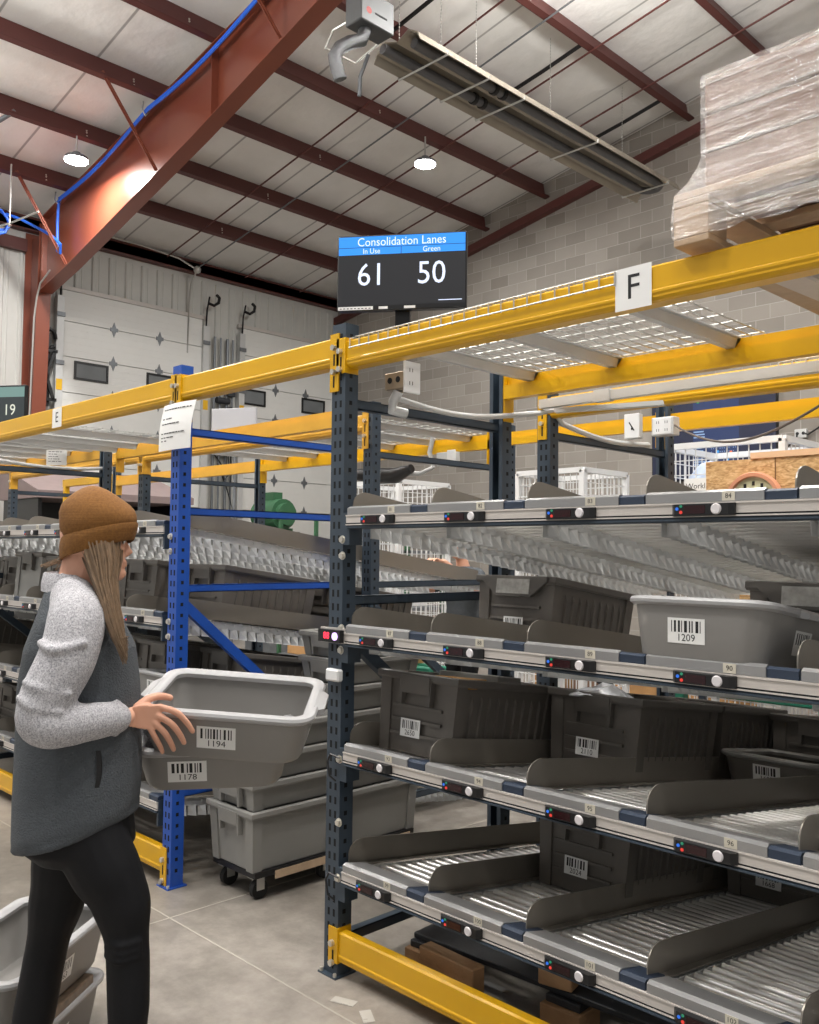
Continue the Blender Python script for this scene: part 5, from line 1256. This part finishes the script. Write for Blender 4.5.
t = thing('round_gauge', 'round cream dial with a pink rim in front of the strand board crate', 'gauge', (-2.28, 5.04, 1.875), (R_(90), 0, 0))
mb = MB(); pr = [(.135, -.03), (.165, -.03), (.168, .0), (.16, .02), (.14, .02), (.135, .0)]
mb.loft([[(r_*math.cos(a*math.pi/20), r_*math.sin(a*math.pi/20), z) for a in range(40)] for r_, z in pr+pr[:1]]); mb.build('rim', mat('pink_rim', (214, 150, 118), .5, var=.05), t, True)
mb = MB(); mb.cyl((0, 0, -.03), (0, 0, -.002), .136, 40); mb.use(1)
for k in range(12): a = k*math.pi/6; mb.box((.10*math.cos(a)-.008, .10*math.sin(a)-.012, -.002), (.10*math.cos(a)+.008, .10*math.sin(a)+.012, .000))
mb.build('dial', [mat('cream_dial', (206, 204, 168), .5, var=0), M_ink], t)
mb = MB(); mb.box((-.03, -.634, -.045), (.03, 0, -.031)); mb.build('stand', M_grey, t)
# wall display and outlet on the block wall
t = thing('wall_display', 'large dark blue wall display showing a plan with coloured dots', 'wall display', (-6.13, YB, 3.32))
mb = MB(); mb.bbox((-.96, -.07, -.66), (.96, 0, .74), .01); mb.build('case', M_black, t)
mb = MB(); M = plane_M((0, -.0705, .04), (1, 0, 0), (0, 0, 1)); rng = random.Random(12)
mb.use(0).geo(*fl(-.94, -.68, .94, .68, 0), M); mb.use(1).geo(*fl(-.28, -.66, .42, .62, .0006), M)
mb.use(2)
for k in range(3):
    for j in range(3): mb.geo(*fl(-.27, .0-.2*k-.04*j, -.27+rng.uniform(.12, .2), .018-.2*k-.04*j, .0012), M)
mb.geo(*fl(.0, .52, .26, .545, .0012), M)
for i in range(12):
    for j in range(5):
        if rng.random() < .7: mb.geo(*fl(.0+.033*i, -.46+.05*j, .012+.033*i, -.445+.05*j, .0012), M)
for q, (x, y) in enumerate(((.1, -.3), (.3, -.32), (.02, -.42), (.25, -.42), (.34, -.46), (-.2, .45), (.1, .47), (.2, .46), (.3, .48))):
    mb.use(3+q % 3); mb.geo(*fl(x-.018, y-.018, x+.018, y+.018, .0014), M)
mb.use(5).geo(*fl(-.12, -.54, -.04, -.51, .0014), M)
mb.build('display', [emit('display_navy', (18, 28, 62), .7), emit('display_panel', (30, 54, 104), .7), emit('display_text', (150, 180, 220), .8), emit('dot_cyan', (40, 160, 230), 1), emit('dot_orange', (235, 110, 60), 1), emit('dot_green', (40, 200, 90), 1)], t)
t = thing('wall_outlet', 'grey outlet box with conduit on the block wall beside the display', 'outlet box', (-4.86, YB, 3.22))
mb = MB(); mb.bbox((-.08, -.06, -.06), (.08, 0, .06), .005); mb.use(1)
for x in (-.04, .04): mb.cyl((x, -.064, 0), (x, -.055, 0), .022, 10)
mb.build('box', [M_chan, M_ink], t)
mb = MB(); mb.tube([(0, -.025, -.06), (0, -.025, -3.2)], .016, 8); mb.build('conduit', M_chan, t, True)
mb = MB(); mb.tube([(-.04, -.065, 0), (-.05, -.08, -.10), (-.25, -.04, -.20), (-.5, -.03, -.14)], .012, 6); mb.tube([(.04, -.065, 0), (.1, -.05, -.02), (.3, -.04, .10), (.7, -.04, .2)], .012, 6); mb.build('cord', M_black, t, True)
# packing benches with green slings and cartons, between the second and third shelves
t = thing('packing_bench', 'long bench with cartons seen between the shelves of bay F', 'bench', (-5.2, 6.5, 0))
mb = MB(); mb.bbox((0, 0, .30), (3.4, .8, .34), .004); mb.build('bench_top', M_grey, t)
for x in (.05, 1.7, 3.35):
    for y in (.05, .75): mb = MB(); mb.box((x-.025, y-.025, 0), (x+.025, y+.025, .30)); mb.build('leg', M_navy, t)
rng = random.Random(21)
for i, (x, w_, h, d_, m_, lab) in enumerate(((-5.05, .34, .34, .4, M_card, 'brown carton at the left end of the far bench'), (-4.62, .30, .24, .4, M_card2, 'dull brown carton second from the left on the far bench'), (-4.2, .42, .30, .4, M_card, 'wide brown carton in the middle of the far bench'),
        (-3.55, .40, .36, .4, M_card, 'brown carton right of the middle on the far bench'), (-2.95, .34, .28, .4, mat('white_carton', (214, 210, 202), .7, var=.05), 'white carton on the far bench'), (-2.45, .36, .32, .4, M_card, 'brown carton at the right end of the far bench'))):
    t = thing('carton', lab, 'box', (x, 6.6, .341)); MB().bbox((0, 0, 0), (w_, d_, h), .003).build('box', m_, t)
    mb = MB(); mb.box((w_*.44, -.0008, h*.7), (w_*.56, 0, h+.0008)); mb.box((w_*.44, -.0008, h), (w_*.56, d_, h+.0008)); mb.build('tape', mat('packing_tape', (206, 176, 130), .3, var=0), t)
for i, (x, y, z, L_, lab) in enumerate(((-5.10, 4.76, .66, .50, 'green folded sling bar on the left rail behind bay F'), (-2.71, 4.76, .77, .95, 'green folded sling bar on the right rail behind bay F'))):
    t = thing('green_rack', lab, 'green rack', (x, y, 0)); mb = MB(); mb.bbox((0, 0, z), (L_, .06, z+.055), .008); mb.bbox((0, .14, z), (L_, .20, z+.055), .008); mb.build('rail', M_green, t)
    for xx in (.03, L_-.03):
        mb = MB(); mb.box((xx-.03, 0, 0), (xx+.03, .05, z)); mb.box((xx-.03, .15, 0), (xx+.03, .20, z)); mb.build('leg', M_green, t)
# rear shelf with blue bins behind the aisle
t = thing('shelving_unit', 'grey shelving unit seen through the blue frame behind bay E', 'shelf unit', (-8.9, 6.6, 0))
for x in (0, 2.2):
    for y in (0, .55): mb = MB(); mb.box((x-.02, y-.02, 0), (x+.02, y+.02, 2.0)); mb.build('post', M_greenm, t)
for z in (.3, .95, 1.55): MB().bbox((-.02, -.02, z), (2.22, .57, z+.035), .003).build('shelf', M_grey, t)
for i, (x, z, w_, h, m_, lab) in enumerate(((.1, .335, .5, .4, M_card, 'brown carton low on the grey shelving unit behind bay E'), (.75, .335, .5, .35, M_stack, 'grey bin low on the shelving unit behind bay E'), (1.5, .335, .5, .45, M_card, 'second brown carton low on the shelving unit behind bay E'),
        (.2, .985, .45, .35, M_bluep, 'blue bin in the middle of the shelving unit behind bay E'), (.9, .985, .5, .3, M_card, 'brown carton in the middle of the shelving unit behind bay E'), (1.6, .985, .45, .35, M_white, 'white box in the middle of the shelving unit behind bay E'))):
    t = thing('storage_box', lab, 'box', (-8.9+x, 6.65, z)); mb = MB(); mb.bbox((0, 0, 0), (w_, .42, h), .006); mb.build('box', m_, t); mb = MB(); mb.bbox((-.01, -.01, h-.05), (w_+.01, .43, h+.002), .006); mb.build('lid', m_, t)
# green pump on a stand, by the doors
t = thing('green_motor', 'green electric motor on a stand seen through the blue frame', 'machine', (-10.7, 7.8, 0))
mb = MB(); mb.box((-.3, -.25, 0), (.3, .25, 1.85)); mb.build('stand', M_grey, t)
mb = MB(); mb.cyl((-.28, 0, 2.10), (.25, 0, 2.10), .22, 20); mb.cyl((.25, 0, 2.10), (.34, 0, 2.10), .16, 16); mb.box((-.2, -.2, 1.85), (.2, .2, 1.9)); mb.box((-.1, -.08, 2.3), (.1, .08, 2.42)); mb.build('body', M_greenm, t, True)
t = thing('dark_canopy', 'dark covered booth with a pale top by the dock doors', 'booth', (-13.2, 4.9, 0))
mb = MB(); mb.box((0, 0, 0), (1.2, .05, 2.25)); mb.box((0, 2.2, 0), (1.2, 2.25, 2.25)); mb.box((0, .05, 0), (.05, 2.2, 2.25)); mb.build('side', M_black, t)
mb = MB(); mb.prism([(-.05, 2.25), (1.3, 2.25), (1.3, 2.35), (-.05, 2.75)], 'y', -.05, 2.3); mb.build('roof', mat('dusty_mauve_roof', (140, 124, 122), .7, var=.1), t)
# second sign with number 19 and a cage fan, left edge
t = thing('lane_screen', 'dark screen showing the number 19 at the left edge', 'screen', (-6.62, 2.42, 2.36), (0, 0, R_(34)))
mb = MB(); mb.box((-.05, -.05, 0), (.05, .05, .012)); mb.box((-.02, .0, .012), (.02, .03, .22)); mb.build('stand', M_black, t)
mb = MB(); mb.bbox((-.30, -.04, .09), (.22, -.002, .36), .004); mb.build('case', M_black, t)
mb = MB(); M = plane_M((-.04, -.0405, .225), (1, 0, 0), (0, 0, 1)); mb.use(0).geo(*fl(-.25, -.125, .25, .125, 0), M); mb.use(1).geo(*fl(-.25, .05, .25, .122, .0005), M); mb.use(2)
vs, fs = text_geo('19', .11); mb.geo([(v[0]*.9+.135, v[1]-.045, .001) for v in vs], fs, M); mb.build('display', [emit('screen_slate', (44, 52, 54), .9), emit('screen_teal', (110, 140, 134), .9), emit('screen_cream', (220, 222, 205), .9)], t)
t = thing('cage_fan', 'white round cage fan on the wall side at the left edge', 'fan', (-11.05, 3.40, 0), (0, 0, R_(40)))
mb = MB(); R0 = .30; zc = 3.62
for k in range(28):
    a = k*2*math.pi/28; mb.tube([(R0*math.cos(a)*q, -.12*math.sqrt(max(0, 1-q*q)), zc+R0*math.sin(a)*q) for q in (.12, .4, .7, .9, 1.0)], .006, 5)
for q in (.15, .5, .8, 1.0): mb.tube([(R0*q*math.cos(a*math.pi/20), -.12*math.sqrt(max(0, 1-q*q)), zc+R0*q*math.sin(a*math.pi/20)) for a in range(41)], .006 if q < 1 else .016, 5)
mb.build('cage', M_white, t, True)
mb = MB()
for k in range(4):
    a = k*math.pi/2+.4; mb.geo([(.05*math.cos(a), .02, zc+.05*math.sin(a)), (.28*math.cos(a-.3), .03, zc+.28*math.sin(a-.3)), (.28*math.cos(a+.4), -.03, zc+.28*math.sin(a+.4)), (.05*math.cos(a+.9), -.01, zc+.05*math.sin(a+.9))], [(0, 1, 2, 3)])
mb.cyl((0, .08, zc), (0, -.04, zc), .06, 14); mb.build('blades', M_grey, t)
mb = MB(); mb.cyl((0, .06, .04), (0, .06, zc), .03, 10); mb.cyl((0, .06, 0), (0, .06, .04), .28, 24); mb.build('pole', M_grey, t, True)
# a co-worker behind the racks reaching towards a shelf
p = thing('person', 'person in dark grey top reaching forward behind the racks of bay F', 'person', (-5.05, 5.62, 0), (0, 0, 0))
sk_ = MB(); head(sk_, (0, -.03, 1.62), (.2, -1)); limb(sk_, [(0, .02, 1.42, .06), (0, .0, 1.50, .052), (0, -.01, 1.57, .055)])
sk_.loft([ering(0, .02, .82, .14, .10), ering(0, .02, .95, .15, .105), ering(0, .02, 1.1, .13, .095), ering(0, .02, 1.28, .155, .11), ering(0, .02, 1.38, .15, .08), ering(0, .02, 1.44, .07, .06)], True, True)
for s_ in (-1, 1):
    limb(sk_, [(s_*.17, .02, 1.38, .045), (s_*.25, -.06, 1.27, .04), (s_*.26, -.18, 1.28, .036), (s_*.20, -.32, 1.42, .03), (s_*.16, -.40, 1.49, .025)])
    sk_.loft([[(s_*.16-.03, -.40, 1.475), (s_*.16+.03, -.40, 1.475), (s_*.16+.03, -.40, 1.50), (s_*.16-.03, -.40, 1.50)], [(s_*.15-.042, -.48, 1.49), (s_*.15+.042, -.48, 1.49), (s_*.15+.042, -.48, 1.515), (s_*.15-.042, -.48, 1.515)]], True, True)
    for q, L_ in enumerate((.06, .08, .085, .072)): x = s_*.15 + s_*(.032-.022*q); finger(sk_, [(x, -.475, 1.503), (x, -.475-L_*.45, 1.512), (x, -.475-L_*.8, 1.503), (x, -.475-L_, 1.488)], .009)
    finger(sk_, [(s_*.13, -.42, 1.49), (s_*.10, -.45, 1.485), (s_*.09, -.48, 1.48), (s_*.09, -.50, 1.475)], .0105)
    limb(sk_, [(s_*.08, .02, .86, .085), (s_*.09, .01, .68, .07), (s_*.09, 0, .50, .052), (s_*.09, .02, .34, .05), (s_*.09, .03, .10, .034), (s_*.09, .03, .06, .036)]); limb(sk_, [(s_*.09, .06, .04, .03), (s_*.095, -.05, .035, .032), (s_*.10, -.14, .028, .024)])
bake(sk_, 'body', M_skin, .006, 3, p)
sh_ = MB(); sh_.loft([ering(0, .02, .80, .165, .125), ering(0, .02, .95, .165, .12), ering(0, .02, 1.1, .15, .112), ering(0, .02, 1.28, .172, .125), ering(0, .02, 1.39, .165, .095), ering(0, .02, 1.45, .075, .065)], True, True)
for s_ in (-1, 1): limb(sh_, [(s_*.13, .02, 1.39, .055), (s_*.18, .01, 1.37, .058), (s_*.245, -.055, 1.275, .052)])
bake(sh_, 'shirt', M_dcloth, .008, 3, p)
tr = MB(); tr.loft([ering(0, .02, .95, .155, .115), ering(0, .02, .82, .165, .12), ering(0, .02, .76, .15, .11)], True, True)
for s_ in (-1, 1): limb(tr, [(s_*.08, .02, .86, .095), (s_*.09, .01, .68, .08), (s_*.09, 0, .50, .065), (s_*.09, .02, .34, .062), (s_*.09, .03, .11, .055)])
bake(tr, 'trousers', M_legs, .008, 3, p)
hq = MB(); hq.loft([[(.086*r_*math.cos(a*math.pi/12), -.025+.1*r_*math.sin(a*math.pi/12), z) for a in range(24)] for r_, z in ((.99, 1.615), (1.04, 1.66), (.95, 1.70), (.6, 1.735), (.1, 1.745))], False, True); hq.build('hair', M_hair, p, True)
# floor ring box behind the legs
t = thing('floor_carton', 'flat brown carton with a printed black ring on the floor by the tubs', 'box', (-2.62, 1.50, 0), (0, 0, R_(-50)))
MB().bbox((0, 0, 0), (.30, .22, .05), .003).build('box', M_card, t)
mb = MB(); mb.loft([[(.15+r_*math.cos(a*math.pi/16), .11+r_*math.sin(a*math.pi/16), .0505) for a in range(32)] for r_ in (.06, .072)]); mb.build('printed_ring', M_ink, t)
mb = MB(); rng = random.Random(5); g_ = []
for i in range(8): g_.append([(-.10+.2*i/7, -.08+.16*j/7, .07*math.exp(-((i-3.5)**2+(j-3.5)**2)/7)+rng.uniform(0, .03)) for j in range(8)])
mb.loft(g_, closed=False); mb.loft([[(p[0], p[1], p[2]-.003) for p in r] for r in g_], closed=False)
tag(mb.build('crumpled_paper', M_paper, None, False, (-2.74, .93, .235)), 'crumpled white paper lying in the open tub behind her legs', 'paper')
t = thing('packet', 'patterned brown packet wedged between the two tubs behind her legs', 'packet', (-2.712, 1.238, .172), (R_(0), 0, yaw_))
mb = MB(); mb.bbox((-.14, -.02, 0), (.10, .015, .03), .004); mb.build('wrapper', mat('bronze_wrapper', (120, 104, 88), .3, .4, var=.6, vscale=40), t)

t = thing('monitor', 'pale grey computer monitor on a pole seen above the far yellow beams', 'monitor', (-9.05, 6.0, 0), (0, 0, R_(30)))
mb = MB(); mb.bbox((-.29, -.02, 2.93), (.29, .02, 3.26), .006); mb.build('panel', mat('pale_monitor', (176, 176, 180), .4, var=.03), t)
mb = MB(); mb.cyl((0, .035, .02), (0, .035, 3.1), .02, 10); mb.cyl((0, .035, 0), (0, .035, .02), .25, 20); mb.build('pole', M_grey, t, True)

for i, (x, w_, h, m_, lab) in enumerate(((-2.68, .26, .20, M_card, 'brown carton on the left of the green rack behind bay F'), (-2.36, .22, .16, M_paper, 'white carton in the middle of the green rack behind bay F'), (-2.08, .28, .22, M_card, 'brown carton on the right of the green rack behind bay F'),
        (-5.08, .24, .18, M_card, 'brown carton on the green rack behind bay E'))):
    z = .825 if i < 3 else .715
    t = thing('carton', lab, 'box', (x, 4.765, z+.001)); MB().bbox((0, 0, 0), (w_, .19, h), .003).build('box', m_, t)
    mb = MB(); mb.box((w_*.42, -.0008, h*.6), (w_*.58, 0, h+.0008)); mb.build('tape', mat('packing_tape', (206, 176, 130), .3, var=0), t)
